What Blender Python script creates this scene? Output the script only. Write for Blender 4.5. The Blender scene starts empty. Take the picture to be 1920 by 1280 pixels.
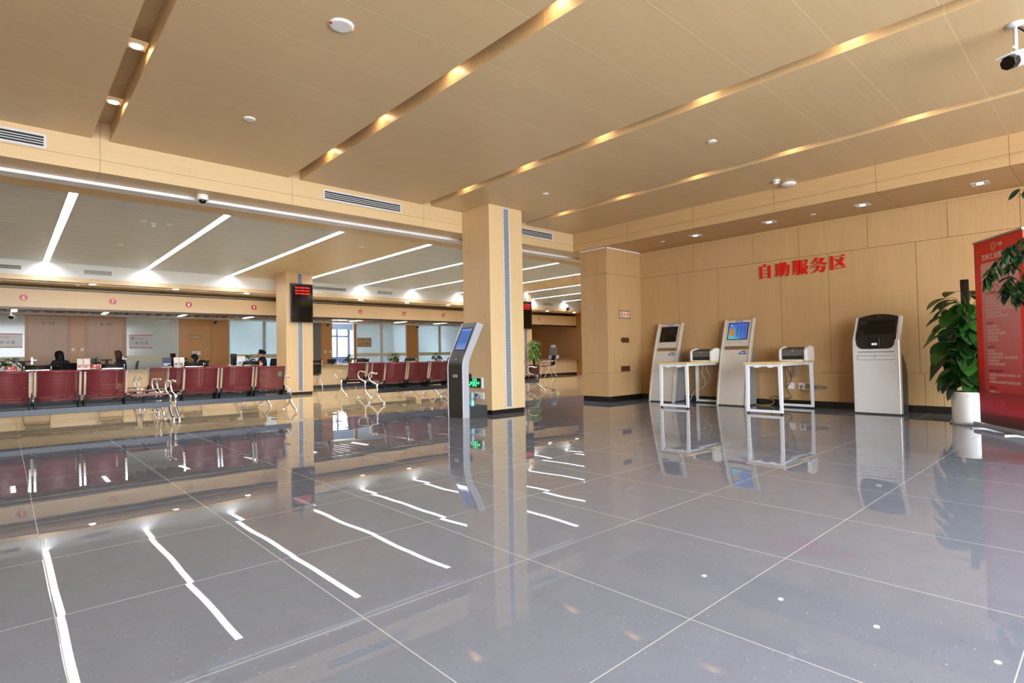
import bpy, bmesh, math, random
from mathutils import Vector, Matrix
random.seed(7)
SC = bpy.context.scene
COL = SC.collection
PI = math.pi

# ------------------------------------------------------------------ materials
def lin(c):
    return tuple((v/12.92 if v <= .04045 else ((v+.055)/1.055)**2.4) for v in [x/255 for x in c])
MATS = {}
def nodes(name):
    m = bpy.data.materials.new(name); m.use_nodes = True
    nt = m.node_tree
    b = nt.nodes['Principled BSDF']
    return m, nt, b
def mat(name, rgb, rough=.5, metal=0., spec=.5, emit=None, estr=0., alpha=1., coat=0., var=.04, scale=30):
    """plain procedural material: a colour with a faint noise variation"""
    if name in MATS: return MATS[name]
    m, nt, b = nodes(name)
    c = lin(rgb)
    N = nt.nodes.new('ShaderNodeTexNoise'); N.inputs['Scale'].default_value = scale; N.inputs['Detail'].default_value = 2
    tc = nt.nodes.new('ShaderNodeTexCoord'); nt.links.new(tc.outputs['Object'], N.inputs['Vector'])
    mx = nt.nodes.new('ShaderNodeMix'); mx.data_type = 'RGBA'
    mx.inputs['A'].default_value = (*[v*(1-var) for v in c], 1); mx.inputs['B'].default_value = (*[min(1, v*(1+var)) for v in c], 1)
    nt.links.new(N.outputs['Fac'], mx.inputs['Factor']); nt.links.new(mx.outputs['Result'], b.inputs['Base Color'])
    b.inputs['Roughness'].default_value = rough; b.inputs['Metallic'].default_value = metal
    b.inputs['Specular IOR Level'].default_value = spec; b.inputs['Alpha'].default_value = alpha
    b.inputs['Coat Weight'].default_value = coat; b.inputs['Coat Roughness'].default_value = .05
    if emit:
        b.inputs['Emission Color'].default_value = (*lin(emit), 1); b.inputs['Emission Strength'].default_value = estr
    MATS[name] = m
    return m
def math_node(nt, op, a, b=None, c=None):
    n = nt.nodes.new('ShaderNodeMath'); n.operation = op
    for i, v in enumerate((a, b, c)):
        if v is None: continue
        if isinstance(v, (int, float)): n.inputs[i].default_value = v
        else: nt.links.new(v, n.inputs[i])
    return n.outputs[0]
def mixc(nt, fac, a, b):
    n = nt.nodes.new('ShaderNodeMix'); n.data_type = 'RGBA'
    for k, v in (('Factor', fac), ('A', a), ('B', b)):
        if isinstance(v, tuple): n.inputs[k].default_value = (*v, 1) if len(v) == 3 else v
        elif isinstance(v, (int, float)): n.inputs[k].default_value = v
        else: nt.links.new(v, n.inputs[k])
    return n.outputs['Result']
def world_xyz(nt):
    g = nt.nodes.new('ShaderNodeNewGeometry'); s = nt.nodes.new('ShaderNodeSeparateXYZ')
    nt.links.new(g.outputs['Position'], s.inputs[0])
    return g.outputs['Position'], s.outputs
def wood(name, rgb, grain, rough=.38, spec=.4, joints=None, joint_rgb=(236, 220, 190), contrast=1.):
    """fine straight-grained veneer, grain along axis 0/1/2; joints = (axis, offset, pitch, width)"""
    if name in MATS: return MATS[name]
    m, nt, b = nodes(name)
    P, xyz = world_xyz(nt)
    mp = nt.nodes.new('ShaderNodeMapping'); nt.links.new(P, mp.inputs['Vector'])
    sc = [55, 55, 55]; sc[grain] = 1.6
    mp.inputs['Scale'].default_value = sc
    N = nt.nodes.new('ShaderNodeTexNoise'); N.inputs['Scale'].default_value = 1.; N.inputs['Detail'].default_value = 4; N.inputs['Roughness'].default_value = .6
    nt.links.new(mp.outputs[0], N.inputs['Vector'])
    mp2 = nt.nodes.new('ShaderNodeMapping'); nt.links.new(P, mp2.inputs['Vector'])
    sc2 = [3.5, 3.5, 3.5]; sc2[grain] = .5; mp2.inputs['Scale'].default_value = sc2
    N2 = nt.nodes.new('ShaderNodeTexNoise'); N2.inputs['Scale'].default_value = 1.; N2.inputs['Detail'].default_value = 2
    nt.links.new(mp2.outputs[0], N2.inputs['Vector'])
    c = lin(rgb); k = .11*contrast
    c1 = mixc(nt, N.outputs['Fac'], tuple(v*(1-k*(1+.3*i)) for i, v in enumerate(c)), tuple(v*(1+k) for v in c))
    k2 = .07*contrast
    c2 = mixc(nt, N2.outputs['Fac'], (1-k2,)*3, (1+k2,)*3)
    mul = nt.nodes.new('ShaderNodeMix'); mul.data_type = 'RGBA'; mul.blend_type = 'MULTIPLY'; mul.inputs['Factor'].default_value = 1
    nt.links.new(c1, mul.inputs['A']); nt.links.new(c2, mul.inputs['B'])
    col = mul.outputs['Result']
    if joints:
        ax, off, pitch, wid = joints
        t = math_node(nt, 'SUBTRACT', xyz[ax], off-pitch/2)
        t = math_node(nt, 'FLOORED_MODULO', t, pitch)
        t = math_node(nt, 'ABSOLUTE', math_node(nt, 'SUBTRACT', t, pitch/2))
        line = math_node(nt, 'LESS_THAN', t, wid/2)
        col = mixc(nt, line, col, lin(joint_rgb))
    nt.links.new(col, b.inputs['Base Color'])
    b.inputs['Roughness'].default_value = rough; b.inputs['Specular IOR Level'].default_value = spec
    MATS[name] = m
    return m
TX, TY, TP = .1389, .2239, .8            # corner and pitch of the floor tiles (metres)
def tile(name, rgb, fleck_dark, fleck_light, grout, rough=.010, bow=.0014, tilt=.0009, coat=0.):
    m, nt, b = nodes(name)
    P, xyz = world_xyz(nt)
    u = math_node(nt, 'DIVIDE', math_node(nt, 'SUBTRACT', xyz[0], TX), TP)
    v = math_node(nt, 'DIVIDE', math_node(nt, 'SUBTRACT', xyz[1], TY), TP)
    fu = math_node(nt, 'SUBTRACT', math_node(nt, 'FRACT', u), .5)
    fv = math_node(nt, 'SUBTRACT', math_node(nt, 'FRACT', v), .5)
    iu = math_node(nt, 'FLOOR', u); iv = math_node(nt, 'FLOOR', v)
    cb = nt.nodes.new('ShaderNodeCombineXYZ'); nt.links.new(iu, cb.inputs[0]); nt.links.new(iv, cb.inputs[1])
    wn = nt.nodes.new('ShaderNodeTexWhiteNoise'); wn.noise_dimensions = '2D'; nt.links.new(cb.outputs[0], wn.inputs['Vector'])
    rs = nt.nodes.new('ShaderNodeSeparateColor'); nt.links.new(wn.outputs['Color'], rs.inputs[0])
    # colour: mottled body, dark and pale flecks, one tone per tile
    n1 = nt.nodes.new('ShaderNodeTexNoise'); n1.inputs['Scale'].default_value = 7; n1.inputs['Detail'].default_value = 5; nt.links.new(P, n1.inputs['Vector'])
    n2 = nt.nodes.new('ShaderNodeTexNoise'); n2.inputs['Scale'].default_value = 95; n2.inputs['Detail'].default_value = 2; nt.links.new(P, n2.inputs['Vector'])
    n3 = nt.nodes.new('ShaderNodeTexNoise'); n3.inputs['Scale'].default_value = 70; n3.inputs['Detail'].default_value = 2
    mp = nt.nodes.new('ShaderNodeMapping'); mp.inputs['Location'].default_value = (3, 7, 1); mp.inputs['Scale'].default_value = (.55, 1.5, 1)
    nt.links.new(P, mp.inputs['Vector']); nt.links.new(mp.outputs[0], n3.inputs['Vector'])
    c = lin(rgb)
    col = mixc(nt, n1.outputs['Fac'], tuple(x*.9 for x in c), tuple(x*1.1 for x in c))
    tone = math_node(nt, 'ADD', math_node(nt, 'MULTIPLY', rs.outputs[0], .07), .965)
    sc = nt.nodes.new('ShaderNodeVectorMath'); sc.operation = 'SCALE'; nt.links.new(col, sc.inputs[0]); nt.links.new(tone, sc.inputs['Scale'])
    d = nt.nodes.new('ShaderNodeMapRange'); d.inputs['From Min'].default_value = .34; d.inputs['From Max'].default_value = .27; d.inputs['To Max'].default_value = .7
    nt.links.new(n2.outputs['Fac'], d.inputs['Value'])
    col = mixc(nt, d.outputs[0], sc.outputs[0], lin(fleck_dark))
    l = nt.nodes.new('ShaderNodeMapRange'); l.inputs['From Min'].default_value = .685; l.inputs['From Max'].default_value = .74; l.inputs['To Max'].default_value = .6
    nt.links.new(n3.outputs['Fac'], l.inputs['Value'])
    col = mixc(nt, l.outputs[0], col, lin(fleck_light))
    e = math_node(nt, 'MAXIMUM', math_node(nt, 'ABSOLUTE', fu), math_node(nt, 'ABSOLUTE', fv))
    g = math_node(nt, 'GREATER_THAN', e, .5-.0021)
    col = mixc(nt, g, col, lin(grout))
    nt.links.new(col, b.inputs['Base Color'])
    # every polished tile is slightly bowed and laid a hair out of level, which bends the reflections
    q = math_node(nt, 'ADD', math_node(nt, 'MULTIPLY', fu, fu), math_node(nt, 'MULTIPLY', fv, fv))
    h = math_node(nt, 'MULTIPLY', q, -bow)
    a1 = math_node(nt, 'MULTIPLY', fu, math_node(nt, 'MULTIPLY', math_node(nt, 'SUBTRACT', rs.outputs[1], .5), 2*tilt))
    a2 = math_node(nt, 'MULTIPLY', fv, math_node(nt, 'MULTIPLY', math_node(nt, 'SUBTRACT', rs.outputs[2], .5), 2*tilt))
    h = math_node(nt, 'ADD', h, math_node(nt, 'ADD', a1, a2))
    nw = nt.nodes.new('ShaderNodeTexNoise'); nw.inputs['Scale'].default_value = 2.2; nw.inputs['Detail'].default_value = 0; nt.links.new(P, nw.inputs['Vector'])
    h = math_node(nt, 'ADD', h, math_node(nt, 'MULTIPLY', nw.outputs['Fac'], .0007))
    bp = nt.nodes.new('ShaderNodeBump'); bp.inputs['Distance'].default_value = 1; bp.inputs['Strength'].default_value = 1
    nt.links.new(h, bp.inputs['Height']); nt.links.new(bp.outputs[0], b.inputs['Normal'])
    rr = math_node(nt, 'ADD', math_node(nt, 'MULTIPLY', g, .4), rough)
    nt.links.new(rr, b.inputs['Roughness'])
    b.inputs['IOR'].default_value = 1.52
    return m
def emis(name, rgb, strength):
    if name in MATS: return MATS[name]
    m, nt, b = nodes(name)
    b.inputs['Base Color'].default_value = (*[v*.15 for v in lin(rgb)], 1)
    b.inputs['Emission Color'].default_value = (*lin(rgb), 1); b.inputs['Emission Strength'].default_value = strength
    MATS[name] = m
    return m
def perforated(name, rgb, share=.22):
    """steel sheet punched with fine holes"""
    m, nt, b = nodes(name)
    tc = nt.nodes.new('ShaderNodeTexCoord')
    s = nt.nodes.new('ShaderNodeSeparateXYZ'); nt.links.new(tc.outputs['Object'], s.inputs[0])
    p = .005
    a = math_node(nt, 'SUBTRACT', math_node(nt, 'FRACT', math_node(nt, 'DIVIDE', s.outputs[0], p)), .5)
    zz = math_node(nt, 'ADD', s.outputs[2], s.outputs[1])
    c = math_node(nt, 'SUBTRACT', math_node(nt, 'FRACT', math_node(nt, 'DIVIDE', zz, p)), .5)
    r = math_node(nt, 'ADD', math_node(nt, 'MULTIPLY', a, a), math_node(nt, 'MULTIPLY', c, c))
    hole = math_node(nt, 'LESS_THAN', r, share/PI)
    t = nt.nodes.new('ShaderNodeBsdfTransparent'); mx = nt.nodes.new('ShaderNodeMixShader')
    nt.links.new(hole, mx.inputs[0]); nt.links.new(b.outputs[0], mx.inputs[1]); nt.links.new(t.outputs[0], mx.inputs[2])
    nt.links.new(mx.outputs[0], nt.nodes['Material Output'].inputs[0])
    b.inputs['Base Color'].default_value = (*lin(rgb), 1); b.inputs['Roughness'].default_value = .3; b.inputs['Specular IOR Level'].default_value = .5
    return m
def frosted(name, rgb, through=.6):
    m, nt, b = nodes(name)
    tr = nt.nodes.new('ShaderNodeBsdfTranslucent'); tr.inputs[0].default_value = (*lin(rgb), 1)
    b.inputs['Base Color'].default_value = (*lin(rgb), 1); b.inputs['Roughness'].default_value = .12
    mx = nt.nodes.new('ShaderNodeMixShader'); mx.inputs[0].default_value = through
    n = nt.nodes.new('ShaderNodeTexNoise'); n.inputs['Scale'].default_value = .8
    P, xyz = world_xyz(nt); nt.links.new(P, n.inputs['Vector'])
    k = math_node(nt, 'ADD', math_node(nt, 'MULTIPLY', math_node(nt, 'SUBTRACT', n.outputs['Fac'], .5), .3), through)
    nt.links.new(k, mx.inputs[0])
    nt.links.new(b.outputs[0], mx.inputs[1]); nt.links.new(tr.outputs[0], mx.inputs[2])
    nt.links.new(mx.outputs[0], nt.nodes['Material Output'].inputs[0])
    return m
def leafmat(name, dark, light):
    if name in MATS: return MATS[name]
    m, nt, b = nodes(name)
    oi = nt.nodes.new('ShaderNodeNewGeometry')
    col = mixc(nt, oi.outputs['Random Per Island'], lin(dark), lin(light))
    nt.links.new(col, b.inputs['Base Color']); b.inputs['Roughness'].default_value = .32
    tr = nt.nodes.new('ShaderNodeBsdfTranslucent'); nt.links.new(col, tr.inputs[0])
    mx = nt.nodes.new('ShaderNodeMixShader'); mx.inputs[0].default_value = .22
    nt.links.new(b.outputs[0], mx.inputs[1]); nt.links.new(tr.outputs[0], mx.inputs[2])
    nt.links.new(mx.outputs[0], nt.nodes['Material Output'].inputs[0])
    MATS[name] = m
    return m

WOOD = (208, 182, 140)
W_CEIL = wood('veneer_ceiling', WOOD, 0, joints=(1, .78, .657, .005), joint_rgb=(226, 208, 172), contrast=.8)
W_BEAM = wood('veneer_beam', WOOD, 0, joints=(0, .75, 2.045, .004), joint_rgb=(120, 90, 60), contrast=.8)
W_WALL = wood('veneer_wall', (186, 152, 108), 2, rough=.45, spec=.3)
W_COL = wood('veneer_column', (214, 186, 142), 2, contrast=.8)
W_SOFF = wood('veneer_soffit', (192, 160, 116), 1, joints=(1, .78, 1.3, .005), joint_rgb=(110, 80, 50))
W_HEAD = wood('veneer_header', (222, 198, 158), 0, contrast=.6)
W_DOOR = wood('veneer_door', (176, 138, 104), 2, contrast=1.2)
W_OFF = wood('veneer_office', (186, 134, 78), 2)
W_DARK = wood('veneer_dark', (128, 88, 52), 2)
TILE = tile('polished_grey_tile', (126, 133, 147), (86, 90, 98), (186, 185, 182), (202, 202, 200))
TILE_B = tile('polished_beige_tile', (212, 188, 146), (172, 142, 102), (226, 206, 166), (160, 134, 98), bow=.0016)
WHITE = mat('white_paint', (232, 232, 228), .5)
CREAM = mat('cream_panel', (232, 234, 232), .45)
BLACK = mat('black_plastic', (18, 18, 19), .35)
MATTE = mat('matte_black_steel', (16, 16, 18), .6, 0., .2)
DGREY = mat('dark_grey_plastic', (52, 53, 55), .4)
SKIRT = mat('black_skirting', (22, 21, 20), .3)
CHROME = mat('chrome', (236, 236, 236), .16, .92)
ALU = mat('brushed_aluminium', (178, 182, 188), .32, 1.)
PALU = mat('painted_aluminium', (204, 206, 210), .4)
STEEL = mat('blue_grey_steel', (46, 52, 62), .42, .0, .35)
MAROON = perforated('perforated_maroon_steel', (112, 40, 50), .34)
KIOSK = mat('kiosk_silver_paint', (208, 202, 192), .28, .2)
KSIDE = mat('kiosk_side_paint', (150, 152, 154), .4, .2)
KWHITE = mat('kiosk_white_metal', (228, 231, 233), .25, .15)
SCREEN = mat('black_screen_glass', (8, 8, 9), .06)
LEDM = emis('led_diffuser', (246, 248, 255), 24.)
LAMP = emis('lamp_lens', (255, 226, 178), 26.)
DOWN = emis('downlight_lens', (255, 244, 224), 16.)
RED = mat('red_enamel', (200, 26, 22), .35)
REDW = mat('red_letter', (206, 20, 16), .4)
WHITET = mat('white_letter', (240, 238, 236), .5)
BLACKT = mat('black_letter', (28, 24, 22), .4)
SKIN = mat('skin', (222, 170, 138), .5)
HAIRB = mat('black_hair', (18, 12, 10), .6, 0., .25)
HAIRN = mat('brown_hair', (66, 40, 24), .6, 0., .25)
SUIT = mat('black_cloth', (18, 18, 21), .8)
NAVY = mat('navy_cloth', (24, 28, 42), .8)
MESHB = mat('black_mesh_fabric', (20, 20, 18), .55)
LEAF = leafmat('pothos_leaf', (14, 46, 14), (50, 104, 34))
LEAFD = leafmat('ficus_leaf', (16, 44, 22), (40, 82, 34))
LEAFS = leafmat('desk_plant_leaf', (24, 62, 16), (62, 116, 34))
STEM = mat('green_stem', (70, 96, 40), .6)
BARK = mat('bark', (88, 70, 52), .9)
POTW = mat('white_ceramic', (236, 236, 234), .25)
POTR = mat('terracotta_pot', (178, 66, 40), .5)
SOIL = mat('soil', (44, 32, 24), .95)
TABLEW = wood('desk_laminate', (226, 196, 140), 0, contrast=.5)
CTOP = mat('counter_stone', (138, 122, 104), .3)
VENTD = mat('vent_dark', (12, 12, 13), .7)

# ------------------------------------------------------------------ mesh helpers
class MB:
    """collects shapes; build() links them as ONE mesh object"""
    def __init__(s): s.bm = bmesh.new()
    def face(s, pts, smooth=False):
        f = s.bm.faces.new([s.bm.verts.new(p) for p in pts]); f.smooth = smooth; return s
    def hexa(s, p):
        v = [s.bm.verts.new(q) for q in p]
        for i in ((3, 2, 1, 0), (4, 5, 6, 7), (0, 1, 5, 4), (1, 2, 6, 5), (2, 3, 7, 6), (3, 0, 4, 7)):
            s.bm.faces.new([v[k] for k in i])
        return s
    def box(s, x0, x1, y0, y1, z0, z1):
        return s.hexa([(x0, y0, z0), (x1, y0, z0), (x1, y1, z0), (x0, y1, z0), (x0, y0, z1), (x1, y0, z1), (x1, y1, z1), (x0, y1, z1)])
    def rbox(s, c, size, rot):
        M = Matrix.Translation(c) @ rot.to_4x4()
        a, b, d = [v/2 for v in size]
        return s.hexa([M @ Vector(q) for q in ((-a, -b, -d), (a, -b, -d), (a, b, -d), (-a, b, -d), (-a, -b, d), (a, -b, d), (a, b, d), (-a, b, d))])
    def prism(s, poly, axis, t0, t1):
        """extrude a 2-D outline along axis (0: outline is y,z; 1: x,z; 2: x,y)"""
        def P(a, b, t): return ((t, a, b), (a, t, b), (a, b, t))[axis]
        A = [s.bm.verts.new(P(a, b, t0)) for a, b in poly]; B = [s.bm.verts.new(P(a, b, t1)) for a, b in poly]
        n = len(poly)
        fs = [s.bm.faces.new(A[::-1]), s.bm.faces.new(B)]
        for i in range(n): fs.append(s.bm.faces.new([A[i], A[(i+1) % n], B[(i+1) % n], B[i]]))
        return s
    def tube(s, pts, r, n=8, caps=True):
        pts = [Vector(p) for p in pts]; R = r if isinstance(r, (list, tuple)) else [r]*len(pts)
        rings = []; ref = None
        for i, p in enumerate(pts):
            t = (pts[min(i+1, len(pts)-1)]-pts[max(i-1, 0)]).normalized()
            if ref is None:
                ref = t.orthogonal().normalized()
            ref = (ref - t*ref.dot(t))
            if ref.length < 1e-5: ref = t.orthogonal()
            ref.normalize(); q = t.cross(ref)
            rings.append([s.bm.verts.new(p + R[i]*(math.cos(2*PI*k/n)*ref + math.sin(2*PI*k/n)*q)) for k in range(n)])
        for a, b in zip(rings, rings[1:]):
            for k in range(n):
                f = s.bm.faces.new([a[k], a[(k+1) % n], b[(k+1) % n], b[k]]); f.smooth = True
        if caps:
            s.bm.faces.new(rings[0][::-1]); s.bm.faces.new(rings[-1])
        return s
    def lathe(s, prof, n=24, c=(0, 0, 0), squash=1.):
        """profile (r, z) turned about the vertical through c"""
        rings = []
        for r, z in prof:
            rings.append([s.bm.verts.new((c[0]+max(r, 1e-4)*math.cos(2*PI*k/n), c[1]+squash*max(r, 1e-4)*math.sin(2*PI*k/n), c[2]+z)) for k in range(n)])
        for a, b in zip(rings, rings[1:]):
            for k in range(n):
                f = s.bm.faces.new([a[k], a[(k+1) % n], b[(k+1) % n], b[k]]); f.smooth = True
        s.bm.faces.new(rings[0][::-1]); s.bm.faces.new(rings[-1])
        return s
    def ball(s, c, r, seg=12, sx=1, sy=1, sz=1):
        M = Matrix.Translation(c) @ Matrix.Diagonal((sx, sy, sz, 1))
        g = bmesh.ops.create_uvsphere(s.bm, u_segments=seg, v_segments=max(6, seg*2//3), radius=r, matrix=M)
        for v in g['verts']:
            for f in v.link_faces: f.smooth = True
        return s
    def disc(s, c, r, axis, t, n=28):
        """short cylinder of thickness t along axis"""
        pts = [(r*math.cos(2*PI*k/n), r*math.sin(2*PI*k/n)) for k in range(n)]
        o = [c[i] for i in range(3)]
        oth = [i for i in range(3) if i != axis]
        return s.prism([(o[oth[0]]+a, o[oth[1]]+b) for a, b in pts], axis, o[axis], o[axis]+t)
    def sheet(s, rows, smooth=True):
        """grid of points -> skin"""
        V = [[s.bm.verts.new(p) for p in r] for r in rows]
        for a, b in zip(V, V[1:]):
            for k in range(len(a)-1):
                f = s.bm.faces.new([a[k], a[k+1], b[k+1], b[k]]); f.smooth = smooth
        return s
    def text(s, body, size, origin, right=(1, 0, 0), up=(0, 0, 1), depth=.003, align='CENTER', bold=0.):
        """lettering standing on a plane; origin is the baseline anchor"""
        cu = bpy.data.curves.new('t', 'FONT'); cu.body = body; cu.size = size; cu.extrude = depth/2; cu.align_x = align
        cu.resolution_u = 2; cu.offset = bold
        o = bpy.data.objects.new('t', cu); COL.objects.link(o)
        dg = bpy.context.evaluated_depsgraph_get(); me = bpy.data.meshes.new_from_object(o.evaluated_get(dg))
        r = Vector(right); u = Vector(up); n = r.cross(u); org = Vector(origin)
        M = Matrix(((r.x, u.x, n.x, org.x), (r.y, u.y, n.y, org.y), (r.z, u.z, n.z, org.z), (0, 0, 0, 1)))
        me.transform(M); s.bm.from_mesh(me)
        bpy.data.objects.remove(o); bpy.data.curves.remove(cu); bpy.data.meshes.remove(me)
        return s
    def move(s, M):
        bmesh.ops.transform(s.bm, matrix=M, verts=s.bm.verts); return s
    def build(s, name, m, parent=None, world=False, bevel=0., origin=None, fix=True):
        """world=True: the shapes were given in world metres and go under a parent that stands somewhere"""
        off = None
        if world and parent is not None:
            M = Matrix.Identity(4); q = parent; chain = []
            while q: chain.append(q); q = q.parent
            for q in reversed(chain): M = M @ q.matrix_basis
            s.bm.transform(M.inverted())
        if origin is not None: s.bm.transform(Matrix.Translation(-Vector(origin)))
        if fix: bmesh.ops.recalc_face_normals(s.bm, faces=s.bm.faces)
        me = bpy.data.meshes.new(name); s.bm.to_mesh(me); s.bm.free()
        ms = m if isinstance(m, (list, tuple)) else [m]
        for q in ms: me.materials.append(q)
        o = bpy.data.objects.new(name, me); COL.objects.link(o)
        if parent is not None: o.parent = parent
        if origin is not None: o.location = origin
        if bevel:
            b = o.modifiers.new('bevel', 'BEVEL'); b.width = bevel; b.segments = 2; b.limit_method = 'ANGLE'; b.angle_limit = math.radians(40)
        return o
def tag(o, label, cat, group=None, kind=None):
    o['label'] = label; o['category'] = cat
    if group: o['group'] = group
    if kind: o['kind'] = kind
    return o
def thing(name, label, cat, loc=(0, 0, 0), rotz=0., group=None):
    o = bpy.data.objects.new(name, None); COL.objects.link(o)
    o.location = loc; o.rotation_euler = (0, 0, rotz); o.empty_display_size = .1
    return tag(o, label, cat, group)
def struct(name, mb, m, parent=None, bevel=0.):
    o = mb.build(name, m, parent, bevel=bevel)
    if parent is None: o['kind'] = 'structure'
    return o
def kids(o): return [c for c in bpy.data.objects if c.parent == o]
def dup(o, loc, rotz, label, parent=None):
    """a copy of a thing with copies of its parts and sub-parts"""
    c = o.copy(); COL.objects.link(c)
    if parent is None:
        c.location = loc; c.rotation_euler = (0, 0, rotz); c['label'] = label
    else: c.parent = parent
    for ch in kids(o): dup(ch, None, None, None, c)
    return c
def arc(c, r, a0, a1, n, plane='xz'):
    out = []
    for k in range(n+1):
        a = math.radians(a0+(a1-a0)*k/n)
        u, v = r*math.cos(a), r*math.sin(a)
        out.append({'xz': (c[0]+u, c[1], c[2]+v), 'yz': (c[0], c[1]+u, c[2]+v), 'xy': (c[0]+u, c[1]+v, c[2])}[plane])
    return out
def smooth_path(pts, n=5):
    """Catmull-Rom through the points"""
    P = [Vector(p) for p in pts]; P = [2*P[0]-P[1]]+P+[2*P[-1]-P[-2]]
    out = []
    for i in range(1, len(P)-2):
        for k in range(n):
            t = k/n
            out.append(.5*((2*P[i])+(-P[i-1]+P[i+1])*t+(2*P[i-1]-5*P[i]+4*P[i+1]-P[i+2])*t*t+(-P[i-1]+3*P[i]-3*P[i+1]+P[i+2])*t**3))
    out.append(P[-2])
    return out
SKY = 18; EXPOSURE = 0.62
# ------------------------------------------------------------------ the setting (metres; x along the counters, y towards them, z up)
XL, XR, XE = -3.2, 9.55, 19.6            # left end, self-service wall, far right end of the counter hall
YF, YB = -4.5, 21.0                      # entrance glazing, office front behind the counters
ZC, ZS, ZH = 3.30, 2.95, 3.20            # ceiling of the front hall, its bulkheads, ceiling of the counter hall
SPLIT = TY+10*TP                         # grey tiles end, beige tiles begin
fl = MB()
for (y0, y1) in ((YF, SPLIT), (SPLIT, 24.3)):
    fl.face([(XL-.3, y0, 0), (XE+.2, y0, 0), (XE+.2, y1, 0), (XL-.3, y1, 0)])
f = struct('floor', fl, [TILE, TILE_B])
f.data.polygons[0].material_index = 0; f.data.polygons[1].material_index = 1

SLOTS = [(.675, .834), (2.745, 2.895), (4.82, 4.975), (6.895, 7.05)]
c = MB(); edges = [XL]+[v for s in SLOTS for v in s]+[8.5]
for a, b in zip(edges[0::2], edges[1::2]): c.box(a, b, YF, 7.29, ZC, ZC+.19)
c.box(XL, 9.9, YF, 7.6, ZC+.19, ZC+.24)
struct('ceiling', c, W_CEIL)
# bulkhead over the opening to the counter hall: board, shadow groove, lower board
b = MB(); b.box(XL, XE, 7.29, 8.37, 3.085, ZC+.2); b.box(XL, XE, 7.305, 8.36, 3.065, 3.085); b.box(XL, XE, 7.29, 8.37, ZS, 3.065)
struct('ceiling_bulkhead', b, W_BEAM)
t = MB(); t.box(XL, XE, 7.70, 7.90, ZS-.036, ZS+.002)
struct('trim_1', t, mat('white_enamelled_track', (226, 229, 234), .4))
# dropped soffit along the self-service wall
b = MB(); b.box(8.36, 9.9, YF, 7.29, 3.085, ZC+.17); b.box(8.375, 9.9, YF, 7.29, 3.065, 3.085); b.box(8.36, 9.9, YF, 7.29, ZS, 3.065)
struct('ceiling_soffit', b, W_SOFF)

# self-service wall: veneer panels with open joints over a dark backing
w = MB(); G = .0025
def panels(ys, z0, z1):
    for a, bb in zip(ys, ys[1:]): w.box(XR, XR+.03, a+G, bb-G, z0+G, z1-G)
panels([YF, -.62, .81, 1.55, 2.51, 3.49, 4.23, 5.36, 6.56], 2.424, 2.915)
panels([YF, -.4, .85, 1.92, 3.06, 3.79, 4.89, 5.69, 6.56], .556, 2.424)
panels([YF, -.4, .62, 1.66, 1.87, 2.95, 3.9, 4.2, 5.2, 6.56], .10, .556)
wall = struct('wall_right', w, W_WALL)
w2 = MB().box(XR+.03, XR+.25, YF, 7.2, 0, 3.4)
struct('wall_right_core', w2, mat('wall_core', (196, 160, 110), .6))
s = MB().box(XR-.004, XR+.03, YF, 6.56, 0, .10)
struct('baseboard_right', s, SKIRT, bevel=.002)
# return pier beside the self-service wall
w = MB()
zz = [.10, .545, 2.45, 2.93]
for z0, z1 in zip(zz, zz[1:]):
    w.box(8.45, 8.45+.66, 6.55, 7.2, z0+G, z1-G); w.box(9.11+.004, XE, 6.55, 7.2, z0+G, z1-G)
w.box(8.47, XE, 6.57, 7.18, .1, ZC+.1)
struct('wall_pier', w, W_WALL)
s = MB().box(8.462, XR, 6.562, 7.19, 0, .10)
struct('baseboard_pier', s, SKIRT)
t = MB().box(8.44, XR, 6.54, 6.552, 2.93, ZS); t.box(8.44, 8.452, 6.54, 7.2, 2.93, ZS)  # pale strip painted in for light showing through the slit above the pier
struct('slit_light_strip', t, CREAM)
dr = MB(); dr.box(8.655, 9.285, 6.546, 6.552, .548, 2.10)
struct('door_4', dr, W_WALL)              # flush hydrant cupboard door
# other sides of the front hall
struct('wall_left', MB().box(XL-.2, XL, YF, 24.3, 0, 3.5), W_WALL)
fr = MB()
XG = 6.4                                 # the entrance glazing ends here, solid wall beyond
struct('wall_front', MB().box(XG, XR+.25, YF-.2, YF, 0, 3.5), W_WALL)
for k in range(8):
    x = XL+.1+k*1.36
    fr.box(x-.04, x+.04, YF-.06, YF+.02, 0, 3.3)
for z in (.06, 2.45, 3.24): fr.box(XL, XG, YF-.06, YF+.02, z-.05, z+.05)
struct('window_1', fr, DGREY)

# counter hall ceiling: slatted panels with light joints, plain veneer bands along the columns
W_SLAT = wood('slatted_ceiling', (198, 212, 226), 0, joints=(1, .22, .585, .02), joint_rgb=(236, 228, 204), contrast=.5)
W_BAND = wood('veneer_band', (214, 200, 168), 1, contrast=.5)
LEDX = [.68+1.9*k for k in range(11)]
h = MB(); bands = MB()
xs = [XL]+LEDX+[XE]
for i, (a, bb) in enumerate(zip(xs, xs[1:])):
    a2 = a+(.058 if i else 0); b2 = bb-(.058 if i < len(xs)-2 else 0)
    (bands if i in (3, 7) else h).box(a2, b2, 8.37, 16.12, ZH, ZH+.05)
struct('ceiling_slats', h, W_SLAT); struct('ceiling_bands', bands, W_BAND)
struct('ceiling_deck', MB().box(XL, XE, 8.36, 16.3, ZH+.05, ZH+.25), mat('deck_grey', (120, 116, 108), .8))
fa = MB()
for a, bb in zip([XL]+LEDX, LEDX+[XE]): fa.box(a+.002, bb-.002, 16.1, 16.14, 2.885, ZH+.1)
struct('ceiling_fascia', fa, CREAM)
so = MB(); so.box(XL, XE, 16.1, 16.14, 2.78, 2.885); so.box(XL, XE, 16.14, 17.7, 2.78, 2.9); so.box(XL, XE, 17.6, 17.7, 2.5, 2.78)
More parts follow.
